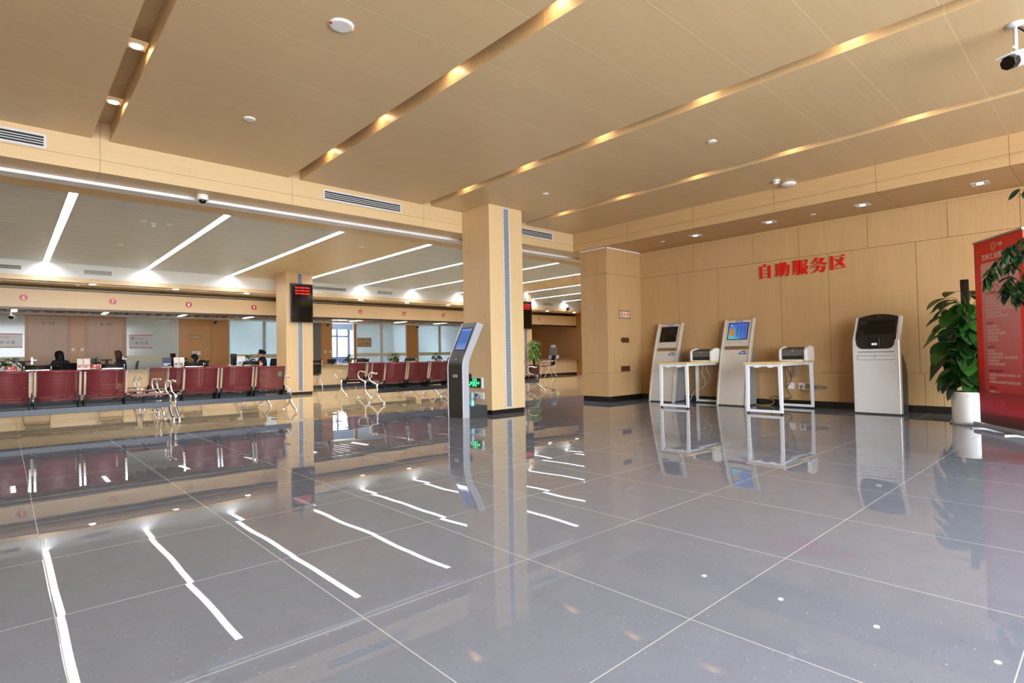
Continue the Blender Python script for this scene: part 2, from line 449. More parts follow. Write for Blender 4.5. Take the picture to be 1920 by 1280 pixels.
struct('ceiling_counter_soffit', so, W_HEAD)
struct('trim_3', MB().box(XL, XE, 16.40, 16.46, 2.77, 2.785), WHITE)
hd = MB(); hd.box(XL, XE, 17.0, 17.1, 2.245, 2.665); he = struct('wall_header', hd, W_HEAD)
t = MB(); t.box(XL, XE, 16.99, 17.11, 2.19, 2.245); t.box(XL, XE, 17.0, 17.1, 2.665, 2.69)  # lower trim is bronze; upper dark strip painted in for the header's shadow gap
struct('trim_gap_shade', t, mat('bronze_trim_gap_shade', (64, 54, 46), .35, .4))
# office ceiling behind the counters
oc = MB(); oc.box(XL, XE, 17.1, 21.1, 2.52, 2.6); struct('ceiling_office', oc, mat('office_grey', (158, 154, 148), .7))
bf = MB(); x = XL
while x < XE: bf.box(x, x+.13, 18.4, 20.55, 2.38, 2.52); x += .27
struct('ceiling_baffles', bf, W_OFF)
struct('trim_5', MB().box(XL, XE, 20.6, 21.0, 2.33, 2.52), WHITE)
# office front wall at y = 21
ow = MB()
ow.box(1.42, 1.84, YB, YB+.1, 0, 2.33)
for a, bb in ((4.25, 5.236), (5.24, 5.80), (9.16, 9.58), (12.95, 13.54)): ow.box(a+.002, bb-.002, YB, YB+.1, 0, 2.33)
ow.box(XL, XE, YB, YB+.1, 2.33, 3.0)
struct('wall_back', ow, W_OFF)
dk = MB(); dk.box(16.2, XE, YB-.02, YB+.1, 0, 2.5)
struct('wall_back_dark', dk, W_DARK)
struct('wall_end', MB().box(XE, XE+.2, 6.55, 24.3, 0, 3.5), W_OFF)
fp = MB()
for a, bb in ((.43, .52), (1.38, 1.46), (1.80, 1.88), (2.74, 2.83), (10.48, 10.60), (9.10, 9.16)): fp.box(a, bb, YB-.02, YB+.06, 0, 2.33)
fp.box(.43, 2.83, YB-.024, YB+.05, 2.285, 2.329)
struct('trim_6', fp, wood('veneer_frame', (168, 124, 84), 2))
fw = MB()
for a, bb in ((4.2, 4.25), (6.94, 7.03), (11.68, 11.79), (12.92, 12.96), (14.64, 14.76), (5.78, 5.82), (13.52, 13.56)): fw.box(a, bb, YB-.03, YB+.05, 0, 2.33)
fw.box(2.83, 4.25, YB-.024, YB+.04, 2.285, 2.329)
struct('trim_7', fw, mat('pale_metal_frame', (196, 196, 190), .4))
def door(n, x0, x1, num):
    d = MB().box(x0, x1, YB+.005, YB+.045, .01, 2.28)
    o = struct('door_%d' % n, d, W_DOOR)
    MB().text(num, .12, ((x0+x1)/2, YB+.004, 2.07), depth=.006).build('room_number', BLACKT, o)
    q = MB().box(x0+.045, x0+.09, YB-.02, YB+.005, .92, 1.12); q.box(x0+.05, x0+.17, YB-.05, YB-.035, 1.03, 1.05); q.box(x0+.055, x0+.08, YB-.04, YB, 1.03, 1.06)
    if n == 2: q.move(Matrix.Translation((.78, 0, 0)))
    q.build('door_handle', ALU, o)
door(1, .52, 1.38, 'B-106'); door(2, 1.88, 2.74, 'B-107')
G_L = frosted('frosted_glass_left', (200, 208, 200), .12); G_B = frosted('frosted_glass_blue', (214, 230, 238), .24)
G_D = frosted('frosted_glass_dim', (120, 122, 118), .1)
STRIPE = mat('beige_film', (206, 196, 160), .5)
for n, (a, bb, g) in enumerate([(XL, .43, G_L), (2.83, 4.2, G_L), (5.82, 6.94, G_B), (7.03, 8.8, G_B), (8.8, 9.1, G_D), (10.6, 11.68, G_B), (11.79, 12.92, G_B), (13.56, 14.64, G_B), (14.76, 16.2, G_B)], 2):
    o = struct('window_%d' % n, MB().box(a, bb, YB, YB+.012, 0, 2.33), g)
    if n != 6: MB().box(a, bb, YB-.004, YB-.001, 1.0, 1.14).build('film_stripe', STRIPE, o)
# rooms behind the office front: floor above, rear wall, dark blue exterior door seen through the open doorway
rr = MB(); rr.box(XL, XE, YB+.1, 24.4, 2.75, 2.95); struct('ceiling_rooms', rr, WHITE)
rw = MB(); rw.box(.42, 5.7, 24.2, 24.4, 0, 2.8); rw.box(XL, .42, 24.2, 24.4, 1.45, 2.8); rw.box(XL, .42, 24.2, 24.4, 0, .55)
for x in (5.75, 9.3, 12.3): rw.box(x-.05, x+.05, YB+.1, 24.3, 0, 2.8)
rw.box(16.2, XE, 24.2, 24.4, 0, 2.8)
struct('wall_rooms', rw, WHITE)
ef = MB()
yE = 24.1
for a, bb in ((11.17, 11.26), (11.72, 11.83), (10.2, 10.3)): ef.box(a, bb, yE, yE+.06, 0, 2.7)
for z in (1.90, .93, .02): ef.box(10.2, 11.83, yE+.005, yE+.055, z, z+.09)
ef.box(10.2, 11.83, yE+.02, yE+.04, .02, .93)
struct('wall_beside_door', MB().box(11.83, 12.3, yE, yE+.1, 0, 2.75), mat('pale_blue_wall', (206, 216, 240), .6))
struct('door_3', ef, mat('blue_grey_frame', (70, 84, 128), .4))
rb = MB().box(9.6, 12.2, yE-.12, yE-.1, 2.24, 2.75)
tag(rb.build('roller_blind', mat('blue_grey_blind', (112, 130, 156), .8)), 'blue-grey roller blind above the bright exterior door', 'blind')
# counter: one run of front panels and a stone top
co = thing('service_counter', 'long wood-fronted service counter with a grey-brown stone top below the numbered header', 'counter', (8, 17.3, 0))
q = MB(); x = XL
while x < XE: q.box(x+.002, min(x+1.64, XE-.02)-.002, 17.0, 17.04, .1, .69); x += 1.64
q.box(XL, XE-.02, 17.04, 17.08, .1, .69)
q.build('front_panel', W_HEAD, co, True)
MB().box(XL, XE-.02, 16.85, 17.75, .69, .735).build('counter_top', CTOP, co, True, bevel=.004)
MB().box(XL, XE-.02, 17.03, 17.1, 0, .1).build('toe_kick', SKIRT, co, True)

# columns
def column(name, label, x0, x1, y0, y1, top, vx0, vx1):
    o = struct(name, MB().box(x0, x1, y0, y1, .07, top), W_COL, bevel=.004)
    o['label'] = label; o['category'] = 'column'
    MB().box(x0+.02, x1-.02, y0+.02, y1-.02, 0, .07).build('baseboard', SKIRT, o)
    p = MB().box(vx0, vx1, y0-.006, y0-.0005, .1, top-.03)
    g = p.build('air_grille', VG, o)
    e = MB(); e.box(vx0-.022, vx0, y0-.014, y0, .09, top-.02); e.box(vx1, vx1+.022, y0-.014, y0, .09, top-.02)
    e.box(vx0, vx1, y0-.014, y0, .09, .102); e.box(vx0, vx1, y0-.014, y0, top-.032, top-.02)
    e.build('grille_frame', PALU, g)
    return o
m_, nt, b_ = nodes('hex_grille')          # pale metal pierced with staggered holes
P, xyz = world_xyz(nt)
ra = math_node(nt, 'DIVIDE', xyz[2], .0225); ro = math_node(nt, 'FLOOR', ra)
sh = math_node(nt, 'MULTIPLY', math_node(nt, 'FLOORED_MODULO', ro, 2.), .5)
ua = math_node(nt, 'SUBTRACT', math_node(nt, 'FRACT', math_node(nt, 'ADD', math_node(nt, 'DIVIDE', xyz[0], .026), sh)), .5)
va = math_node(nt, 'SUBTRACT', math_node(nt, 'FRACT', ra), .5)
r2 = math_node(nt, 'ADD', math_node(nt, 'MULTIPLY', ua, ua), math_node(nt, 'MULTIPLY', va, va))
hole = math_node(nt, 'LESS_THAN', r2, .155)
nt.links.new(mixc(nt, hole, lin((176, 180, 184)), lin((40, 44, 48))), b_.inputs['Base Color']); b_.inputs['Roughness'].default_value = .45
VG = m_
column('column', 'square wood-clad column in front of the opening, nearest the camera', 5.59, 6.30, 6.60, 7.29, ZC, 5.885, 5.99)
column('column', 'wood-clad column among the red benches carrying the left black display', 5.37, 6.07, 14.5, 15.2, ZH, 5.675, 5.785)
column('column', 'wood-clad column seen past the nearest column, carrying a half-hidden display', 13.55, 14.24, 14.5, 15.2, ZH, 13.87, 13.97)

# ------------------------------------------------------------------ lights built into the place
ORD = ['first', 'second', 'third', 'fourth', 'fifth', 'sixth', 'seventh', 'eighth', 'ninth', 'tenth', 'eleventh']
proto = None
for si, (a, bb) in enumerate(SLOTS):
    for k in range(6):
        y = 1.37-1.245+1.245*k
        lab = 'warm recessed lamp in the %s ceiling slot from the left, %s from the bulkhead' % (ORD[si], ORD[5-k])
        if proto is None:
            proto = thing('slot_lamp', lab, 'ceiling lamp', (0, 0, 0), 0, 'recessed lamps in the ceiling slots')
            MB().box(-.07, .07, -.075, .075, -.012, .0).build('mounting_plate', W_HEAD, proto)
            MB().lathe([(.056, -.012), (.056, -.02), (.046, -.022)], 20).build('lamp_ring', PALU, proto)
            MB().lathe([(.044, -.0225), (.044, -.024)], 20).build('lens', LAMP, proto)
            o = proto
        else: o = dup(proto, (0, 0, 0), 0, lab)
        o.location = ((a+bb)/2, y, ZC+(.10 if si == 0 else .16))
for k, x in enumerate(LEDX):
    o = thing('led_strip', 'long white LED strip in the counter hall ceiling, %s from the left' % ORD[k], 'ceiling light', (x, 12.35, ZH), 0, 'LED strips in the counter hall ceiling')
    MB().box(-.05, .05, -3.78, 3.69, .030, .04).build('diffuser', LEDM, o)
    q = MB()
    for s_ in (-1, 1): q.box(s_*.058-.008, s_*.058+.008, -3.79, 3.72, -.003, .046)
    q.build('housing', PALU, o)
p2 = None
for k in range(11):
    x = 1.53+1.71*k
    lab = 'round downlight in the soffit above the counters, %s from the left' % ORD[k]
    if p2 is None:
        p2 = thing('downlight', lab, 'ceiling light', (0, 0, 0), 0, 'round downlights above the counters')
        MB().lathe([(.085, 0), (.085, -.006), (.066, -.008)], 24).build('ring', WHITE, p2)
        MB().lathe([(.064, -.0085), (.064, -.011)], 24).build('lens', DOWN, p2)
        o = p2
    else: o = dup(p2, (0, 0, 0), 0, lab)
    o.location = (x, 16.27, 2.78)
p3 = None
for k, (x, y) in enumerate([(8.97, -.15), (8.97, 1.12), (8.95, 2.40), (8.93, 3.69), (8.90, 4.94)]):
    lab = 'square recessed spotlight above the self-service wall, %s from the pier' % ORD[4-k]
    if p3 is None:
        p3 = thing('square_spotlight', lab, 'ceiling light', (0, 0, 0), 0, 'square spotlights above the self-service wall')
        q = MB()
        for s_ in (-1, 1): q.box(s_*.075-.012, s_*.075+.012, -.087, .087, -.008, 0); q.box(-.063, .063, s_*.075-.012, s_*.075+.012, -.008, 0)
        q.build('frame', PALU, p3)
        MB().box(-.062, .062, -.062, .062, -.003, -.001).build('reflector', ALU, p3)
        MB().lathe([(.036, -.004), (.036, -.007)], 18).build('lens', DOWN, p3)
        o = p3
    else: o = dup(p3, (0, 0, 0), 0, lab)
    o.location = (x, y, ZS)
for k in range(10):
    x = .2+1.96*k
    o = thing('office_strip_light', 'short white strip light in the baffle ceiling behind the counters, %s from the left' % ORD[k], 'ceiling light', (x, 19.65, 2.37), 0, 'strip lights behind the counters')
    MB().box(-.05, .05, -.6, .6, -.012, 0).build('diffuser', emis('office_diffuser', (255, 250, 240), 6.), o)
    MB().box(-.06, .06, -.61, .61, 0, .02).build('housing', WHITE, o)
# ------------------------------------------------------------------ vents, detectors, cameras on the ceilings
def slot_vent(label, x0, x1, y, z0, z1, bars=3, frame=PALU, m=.022):
    o = thing('slot_vent', label, 'air vent', ((x0+x1)/2, y, z0))
    q = MB(); q.box(x0, x1, y-.012, y, z0, z0+m); q.box(x0, x1, y-.012, y, z1-m, z1); q.box(x0, x0+m, y-.012, y, z0+m, z1-m); q.box(x1-m, x1, y-.012, y, z0+m, z1-m)
    q.build('frame', frame, o, True)
    MB().box(x0+m, x1-m, y-.003, y-.001, z0+m, z1-m).build('duct_opening', VENTD, o, True)
    h = (z1-z0-2*m)/bars
    sl = MB()
    for k in range(1, bars): z = z0+m+h*k; sl.hexa([(x0+m, y-.012, z-.006), (x1-m, y-.012, z-.006), (x1-m, y-.002, z-.003), (x0+m, y-.002, z-.003), (x0+m, y-.012, z+.003), (x1-m, y-.012, z+.003), (x1-m, y-.002, z+.006), (x0+m, y-.002, z+.006)])
    sl.build('slats', frame, o, True)
    return o
slot_vent('slotted air vent on the bulkhead at the left edge of the view', -.95, .31, 7.29, 3.095, 3.24, 4)
slot_vent('slotted air vent on the bulkhead between the second and third ceiling slots', 3.21, 4.44, 7.29, 3.095, 3.24, 4)
slot_vent('slotted air vent on the bulkhead partly behind the nearest column', 6.52, 7.77, 7.29, 3.10, 3.245, 4)
slot_vent('slotted air vent on the white fascia above number disc 6', -.95, .29, 16.1, 2.975, 3.09, 3, CREAM)
slot_vent('slotted air vent on the white fascia right of the left display column', 6.53, 7.81, 16.1, 2.985, 3.10, 3, CREAM)
def grille(label, x0, x1):
    o = thing('return_grille', label, 'air vent', ((x0+x1)/2, 16.1, 2.97))
    MB().box(x0, x1, 16.094, 16.098, 2.985, 3.085).build('core', mat('grille_core', (150, 154, 150), .6), o, True)
    q = MB(); q.box(x0-.02, x1+.02, 16.088, 16.1, 2.965, 2.985); q.box(x0-.02, x1+.02, 16.088, 16.1, 3.085, 3.105); q.box(x0-.02, x0, 16.088, 16.1, 2.985, 3.085); q.box(x1, x1+.02, 16.088, 16.1, 2.985, 3.085)
    for k in range(1, 14): x = x0+(x1-x0)*k/14; q.box(x-.004, x+.004, 16.09, 16.096, 2.985, 3.085)
    q.build('frame', CREAM, o, True)
grille('rectangular return air grille on the white fascia near the left frame edge', 1.36, 1.875)
grille('rectangular return air grille on the white fascia right of the slotted vent by disc 11', 8.89, 9.41)
grille('rectangular return air grille on the far fascia right of the nearest column', 16.5, 17.06)
def ceiling_disc(name, label, x, y, z, r, drop=.012, inner=True):
    o = thing(name, label, 'ceiling device', (x, y, z))
    MB().lathe([(r, 0), (r, -drop*.5), (r*.86, -drop), (r*.7, -drop)], 28).build('rim', WHITE, o)
    if inner: MB().lathe([(r*.68, -drop*.5), (r*.68, -drop*.8), (r*.2, -drop*.8)], 24).build('grille', mat('speaker_mesh', (196, 200, 212), .6), o)
    return o
sp = ceiling_disc('ceiling_speaker', 'largest round white speaker in the wood ceiling, nearest the camera', 1.775, 3.69, ZC, .088)
q = MB().box(-.088, -.07, -.012, .012, -.0135, -.011); q.build('red_sticker', RED, sp)
q = MB().box(.066, .084, -.012, .012, -.0135, -.011); q.build('yellow_sticker', mat('yellow_sticker', (226, 190, 60), .5), sp)
ceiling_disc('ceiling_speaker', 'round white speaker behind the largest one in the wood ceiling', 1.78, 5.73, ZC, .056)
ceiling_disc('ceiling_sensor', 'small white disc in the ceiling strip between third and fourth slots, nearer one', 5.92, 3.055, ZC, .05)
ceiling_disc('ceiling_sensor', 'small white disc in the ceiling strip between third and fourth slots, farther one', 5.91, 5.67, ZC, .045)
ceiling_disc('ceiling_sensor', 'small disc in the soffit between the first and second spotlights from the pier', 8.9, 5.6, ZS, .04, .006)
ceiling_disc('ceiling_sensor', 'small disc in the soffit between the second and third spotlights from the pier', 8.97, 3.06, ZS, .04, .006)
def detector(label, x, y, z):
    o = thing('smoke_detector', label, 'smoke detector', (x, y, z))
    MB().lathe([(.05, 0), (.05, -.014), (.044, -.02)], 24).build('base', WHITE, o)
    MB().lathe([(.042, -.02), (.044, -.036), (.034, -.05), (.012, -.053)], 24).build('sensing_head', WHITE, o)
    q = MB()
    for a in range(6): q.rbox((.043*math.cos(a*PI/3), .043*math.sin(a*PI/3), -.03), (.006, .022, .01), Matrix.Rotation(a*PI/3, 3, 'Z'))
    q.build('vent_slots', VENTD, o)
detector('white smoke detector on the wood ceiling beside the wireless access point', 7.98, 3.185, ZC)
detector('white smoke detector on the grey slatted ceiling between the first two LED strips', 1.806, 10.69, ZH)
o = thing('access_point', 'flat round white wireless access point on the wood ceiling by the soffit', 'access point', (8.24, 3.12, ZC))
MB().lathe([(.085, 0), (.1, -.012), (.098, -.03), (.06, -.042), (.015, -.044)], 32).build('housing', WHITE, o)
MB().ball((0, 0, -.044), .006).build('status_light', emis('status_blue', (90, 150, 255), 2.), o)
for lab, x, y in (('small round speaker on the slatted ceiling left of its smoke detector', 1.648, 10.58), ('small round speaker on the slatted ceiling right of its smoke detector', 2.012, 10.58), ('small round fitting on the slatted ceiling far behind the smoke detector', 1.643, 12.95), ('small disc on the plain ceiling band in front of the left display column', 5.40, 10.45)):
    ceiling_disc('ceiling_fitting', lab, x, y, ZH, .055)
for lab, x in (('small white sensor on the counter soffit left of the downlight above disc 7', 1.27), ('small white sensor on the counter soffit between discs 11 and 12', 8.6)):
    ceiling_disc('ceiling_fitting', lab, x, 16.5, 2.775, .045, .03, False)
# dome camera under the bulkhead
o = thing('dome_camera', 'white dome security camera hanging under the wooden bulkhead', 'security camera', (1.79, 7.53, ZS))
MB().lathe([(.062, 0), (.064, -.006), (.064, -.055), (.058, -.062), (.04, -.062)], 28).build('housing', WHITE, o)
MB().lathe([(.04, -.06), (.04, -.072), (.034, -.09), (.02, -.101), (.004, -.105)], 24).build('dome', SCREEN, o)
# bullet camera in the upper right corner
o = thing('bullet_camera', 'white bullet security camera on a ceiling rod at the upper right edge', 'security camera', (5.53, .455, ZC))
MB().lathe([(.058, 0), (.058, -.006), (.03, -.02), (.014, -.022)], 24).build('ceiling_plate', PALU, o)
MB().tube([(0, 0, -.02), (0, 0, -.205)], .0135, 12).build('rod', PALU, o)
q = MB().tube([(-.006, 0, -.175), (-.036, .006, -.178)], .011, 10); q.build('clamp_knob', WHITE, o)
MB().ball((0, 0, -.215), .017, 12).build('ball_joint', PALU, o)
d = Vector((-.74, .38, -.30)).normalized(); R = d.to_track_quat('X', 'Z').to_matrix()
ctr = Vector((.022, -.012, -.262))
def bt(mb): return mb.move(Matrix.Translation(ctr) @ R.to_4x4())
def oct(r, sq=1.): return [(r*math.cos(PI/8+k*PI/4), r*sq*math.sin(PI/8+k*PI/4)) for k in range(8)]
bt(MB().prism(oct(.052, .95), 0, -.13, .06)).build('housing', WHITE, o, bevel=.008)
bt(MB().prism(oct(.0535, .95), 0, .0605, .125)).build('lens_hood', BLACK, o, bevel=.005)
bt(MB().prism(oct(.046, .95), 0, .125, .129)).build('lens_window', SCREEN, o)
q = MB(); q.hexa([(-.13, -.057, .05), (.14, -.057, .05), (.14, .057, .05), (-.13, .057, .05), (-.13, -.05, .06), (.155, -.05, .06), (.155, .05, .06), (-.13, .05, .06)]); bt(q).build('sun_shield', WHITE, o)
q = MB().tube(smooth_path([(.012, -.008, -.012), (.05, -.05, -.05), (.10, -.09, -.11), (.13, -.10, -.2), (.155, -.09, -.23)]), .011, 8); q.build('cable', BLACK, o)
# pendant cameras over the counters
for lab, x in (('pendant black camera over the counter in front of the left frosted glass', .13), ('pendant black camera in front of the wood panel with the hydrant sign', 5.0), ('pendant black camera in front of the wood panel with two switches', 8.76), ('pendant black camera in front of the wood panel between blue glass panes', 12.61)):
    o = thing('pendant_camera', lab, 'security camera', (x, 19.6, 2.38))
    MB().tube([(0, 0, 0), (0, 0, -.15)], .012, 8).build('rod', WHITE, o)
    MB().lathe([(.03, -.15), (.05, -.16), (.056, -.19)], 16).build('housing', WHITE, o)
    MB().ball((0, -.02, -.21), .055, 12).build('dome', BLACK, o)
o = thing('pendant_camera', 'small dark camera on the white fascia beside the pier', 'security camera', (17.95, 16.05, 2.93))
MB().box(-.05, .05, 0, .05, 0, .14).build('bracket', CREAM, o)
MB().ball((0, -.03, -.03), .07, 12).build('dome', BLACK, o)

# ------------------------------------------------------------------ numbers and signs
p4 = None
NUMS = ['5', '6', '7', '8', '9', '10', '11', '12', '13', '14', '15', '16']
for k, n in enumerate(NUMS):
    x = 2.007+1.682*(k-2); 
    if n in ('5', '10', '14', '15'): continue
    o = thing('number_disc', 'red disc with white number %s on the wooden header' % n, 'number sign', (x, 17.0, 2.46), 0, 'window numbers on the header')
    MB().disc((0, -.012, 0), .073, 1, .011).build('disc', RED, o)
    MB().text(n, .125 if len(n) < 2 else .105, (0, -.013, -.045), depth=.003, bold=.006).build('numeral', WHITET, o)
SIGN = {'a':[[(4.059,2.359),(4.048,2.386),(4.006,2.382),(4.028,2.349)],[(4.123,2.355),(4.099,2.353),(4.08,2.339),(4.084,2.142),(4.121,2.141)],[(3.982,2.349),(3.946,2.357),(3.937,2.337),(3.945,2.141),(3.981,2.142)],[(4.087,2.345),(3.978,2.345),(3.978,2.336),(4.087,2.336)],[(4.084,2.286),(3.977,2.282),(3.977,2.273),(4.085,2.276)],[(4.086,2.23),(3.979,2.226),(3.979,2.216),(4.086,2.221)],[(4.088,2.175),(3.98,2.171),(3.981,2.161),(4.088,2.165)]],'b':[[(3.852,2.371),(3.832,2.369),(3.813,2.356),(3.821,2.185),(3.851,2.176)],[(3.789,2.368),(3.767,2.375),(3.744,2.359),(3.755,2.194),(3.793,2.188)],[(3.82,2.363),(3.784,2.368),(3.784,2.359),(3.821,2.354)],[(3.822,2.31),(3.785,2.312),(3.786,2.302),(3.822,2.301)],[(3.824,2.255),(3.787,2.257),(3.787,2.247),(3.824,2.246)],[(3.867,2.18),(3.752,2.208),(3.75,2.196),(3.851,2.147),(3.859,2.15)],[(3.729,2.376),(3.681,2.378),(3.688,2.289),(3.706,2.217),(3.738,2.164),(3.78,2.138),(3.747,2.201),(3.731,2.287)],[(3.669,2.312),(3.657,2.327),(3.641,2.331),(3.629,2.313),(3.639,2.192),(3.659,2.141),(3.686,2.138),(3.7,2.168),(3.673,2.175),(3.664,2.295)],[(3.745,2.317),(3.661,2.319),(3.661,2.309),(3.745,2.307)]],'c':[[(3.577,2.38),(3.555,2.379),(3.539,2.367),(3.547,2.213),(3.561,2.174),(3.585,2.144),(3.575,2.217),(3.574,2.299)],[(3.518,2.375),(3.492,2.382),(3.478,2.368),(3.489,2.153),(3.522,2.137),(3.534,2.164),(3.518,2.169)],[(3.545,2.374),(3.514,2.375),(3.515,2.366),(3.546,2.365)],[(3.547,2.318),(3.516,2.319),(3.516,2.31),(3.547,2.309)],[(3.549,2.258),(3.518,2.259),(3.518,2.25),(3.549,2.249)],[(3.473,2.38),(3.453,2.377),(3.432,2.363),(3.439,2.146),(3.475,2.141)],[(3.437,2.372),(3.384,2.373),(3.384,2.364),(3.438,2.363)],[(3.396,2.369),(3.373,2.379),(3.349,2.363),(3.357,2.335),(3.371,2.297),(3.385,2.285),(3.408,2.298),(3.388,2.311),(3.383,2.351)],[(3.437,2.276),(3.372,2.277),(3.372,2.268),(3.437,2.267)],[(3.383,2.274),(3.37,2.28),(3.346,2.267),(3.37,2.207),(3.409,2.164),(3.441,2.145),(3.42,2.181),(3.396,2.219)],[(3.437,2.255),(3.424,2.25),(3.4,2.215),(3.378,2.188),(3.351,2.179),(3.367,2.136),(3.398,2.162),(3.424,2.202)]],'d':[[(3.238,2.381),(3.194,2.376),(3.221,2.34),(3.258,2.309),(3.302,2.287),(3.258,2.337)],[(3.216,2.362),(3.136,2.361),(3.136,2.352),(3.216,2.353)],[(3.15,2.354),(3.135,2.37),(3.095,2.35),(3.141,2.312),(3.215,2.276),(3.305,2.247),(3.222,2.291),(3.17,2.325)],[(3.221,2.34),(3.199,2.325),(3.166,2.305),(3.071,2.286),(3.088,2.249),(3.157,2.272),(3.196,2.297)],[(3.302,2.239),(3.118,2.234),(3.118,2.225),(3.302,2.23)],[(3.208,2.263),(3.173,2.252),(3.196,2.187),(3.248,2.152),(3.305,2.141),(3.244,2.175),(3.217,2.212)],[(3.13,2.228),(3.114,2.244),(3.091,2.223),(3.111,2.159),(3.131,2.137),(3.159,2.142),(3.18,2.179),(3.139,2.169)]],'e':[[(3.019,2.377),(2.995,2.373),(2.976,2.359),(2.98,2.158),(3.023,2.155)],[(2.981,2.363),(2.855,2.36),(2.835,2.381),(2.805,2.353),(2.978,2.353)],[(2.987,2.179),(2.84,2.182),(2.831,2.201),(2.797,2.173),(2.984,2.168)],[(2.864,2.343),(2.823,2.322),(2.865,2.259),(2.915,2.223),(2.966,2.198),(2.921,2.244),(2.885,2.293)],[(2.961,2.329),(2.898,2.305),(2.858,2.262),(2.83,2.23),(2.826,2.209),(2.846,2.201),(2.866,2.213),(2.9,2.268)]]}
o = thing('wall_lettering', 'large red cut-out Chinese lettering reading 自助服务区 on the right wall', 'sign', (XR, 3.45, 2.25))
for ch in SIGN.values():
    q = MB()
    for i, poly in enumerate(ch): q.prism(poly, 0, XR-.02-.0004*i, XR+.002)
    q.build('character', REDW, o, True)
GREEN = mat('green_border', (40, 96, 74), .5)
def plate_sign(label, x0, x1, y, z0, z1, text, border=GREEN, face=None, ink=REDW, tz=None, size=None, cat='sign'):
    o = thing('plate_sign', label, cat, ((x0+x1)/2, y, z0))
    MB().box(x0, x1, y-.006, y-.001, z0, z1).build('border', border, o, True, bevel=.004)
    m = .018
    MB().box(x0+m, x1-m, y-.008, y-.002, z0+m, z1-m).build('face', face or WHITE, o, True)
    s = size or (z1-z0)*.5
    MB().text(text, s, ((x0+x1)/2, y-.009, tz or (z0+z1)/2-s*.38), depth=.002, bold=.001).build('lettering', ink, o, True)
    return o
plate_sign('white hydrant sign 消火栓 with green border on the pier cupboard', 8.806, 9.175, 6.545, 1.60, 1.755, '消火栓', size=.115, face=mat('ivory_plate', (222, 212, 186), .5))
BRONZE = mat('bronze_plate', (92, 84, 62), .35, .3)
o = thing('arrow_plate', 'bronze arrow plate pointing left on the pier cupboard', 'plate', (8.97, 6.545, 1.12))
MB().prism([(8.83, 1.178), (8.885, 1.232), (9.11, 1.222), (9.11, 1.125), (8.885, 1.125)], 1, 6.539, 6.544).build('arrow', BRONZE, o, True)
MB().prism([(8.855, 1.178), (8.895, 1.216), (9.09, 1.207), (9.09, 1.14), (8.895, 1.14)], 1, 6.536, 6.5395).build('inlay', mat('brown_inlay', (86, 46, 26), .4), o, True)
o = thing('name_plate', 'plain rectangular bronze plate low on the pier cupboard', 'plate', (8.98, 6.545, .56))
MB().box(8.832, 9.12, 6.539, 6.544, .565, .672).build('frame', BRONZE, o, True)
MB().box(8.85, 9.10, 6.536, 6.5395, .583, .654).build('inlay', mat('brown_inlay', (86, 46, 26), .4), o, True)
plate_sign('small hydrant sign on the wood panel behind counter window 8', 4.575, 4.925, YB, 1.66, 1.80, '消火栓', size=.1, face=mat('sand_plate', (206, 170, 116), .5))
o = plate_sign('little white notice below the hydrant sign behind the counter', 4.66, 4.91, YB, 1.14, 1.26, '火警119', border=WHITE, size=.07)
def office_sign(label, x0, x1, z0, z1, face, border, ink, emblem=True):
    o = thing('office_sign', label, 'sign', ((x0+x1)/2, YB, z0))
    MB().box(x0, x1, YB-.012, YB-.004, z0, z1).build('plate', face, o, True)
    if border == 'rails':
        q = MB(); q.box(x0, x1, YB-.016, YB-.004, z1-.012, z1+.012); q.box(x0, x1, YB-.016, YB-.004, z0-.012, z0+.012); q.build('rails', mat('dull_red', (186, 66, 54), .5), o, True)
    else:
        q = MB(); t = .016
        q.box(x0, x1, YB-.016, YB-.004, z1-t, z1); q.box(x0, x1, YB-.016, YB-.004, z0, z0+t); q.box(x0, x0+t, YB-.016, YB-.004, z0+t, z1-t); q.box(x1-t, x1, YB-.016, YB-.004, z0+t, z1-t)
        q.build('frame', mat('brown_frame', (112, 70, 44), .5), o, True)
    w = x1-x0; h = z1-z0
    MB().text('办 公 室', h*.24, (x0+w*.53, YB-.014, z0+h*.29), depth=.002).build('lettering', ink, o, True)
    ex = x0+w*.14
    if emblem:
        q = MB(); q.lathe([(.0, 0), (.034, 0), (.034, .004), (.0, .004)], 20); q.move(Matrix.Translation((ex, YB-.013, z1-h*.24)) @ Matrix.Rotation(PI/2, 4, 'X')); q.build('emblem', mat('dull_red', (186, 66, 54), .5), o, True)
        MB().ball((ex, YB-.017, z1-h*.24), .016, 8, 1, .3, 1).build('emblem_centre', WHITE, o, True)
    MB().text('苏州工业园区', h*.10, (ex+.06, YB-.014, z1-h*.28), depth=.002, align='LEFT').build('heading', mat('dull_red', (186, 66, 54), .5), o, True)
office_sign('white office sign 办公室 with red rails on the leftmost frosted glass', -.28, .382, 1.41, 1.788, WHITE, 'rails', BLACKT, False)
office_sign('grey office sign 办公室 with red rails on the glass right of door B-107', 2.90, 3.524, 1.385, 1.785, mat('grey_sign', (186, 184, 178), .5), 'rails', BLACKT)
office_sign('brown framed office sign 办公室 on the blue glass right of the open doorway', 10.644, 11.261, 1.39, 1.76, mat('tan_sign', (170, 142, 98), .5), 'frame', BLACKT, False)
def switch(label, x, z, y=YB):
    o = thing('light_switch', label, 'light switch', (x, y, z))
    MB().box(x-.04, x+.04, y-.012, y-.001, z-.045, z+.045).build('plate', mat('ivory_switch', (222, 212, 190), .4), o, True, bevel=.003)
    MB().box(x-.025, x+.025, y-.016, y-.011, z-.03, z+.03).build('rocker', mat('ivory_switch', (222, 212, 190), .4), o, True)
switch('light switch between doors B-106 and B-107, left one', 1.513, 1.34); switch('light switch between doors B-106 and B-107, right one', 1.727, 1.34)
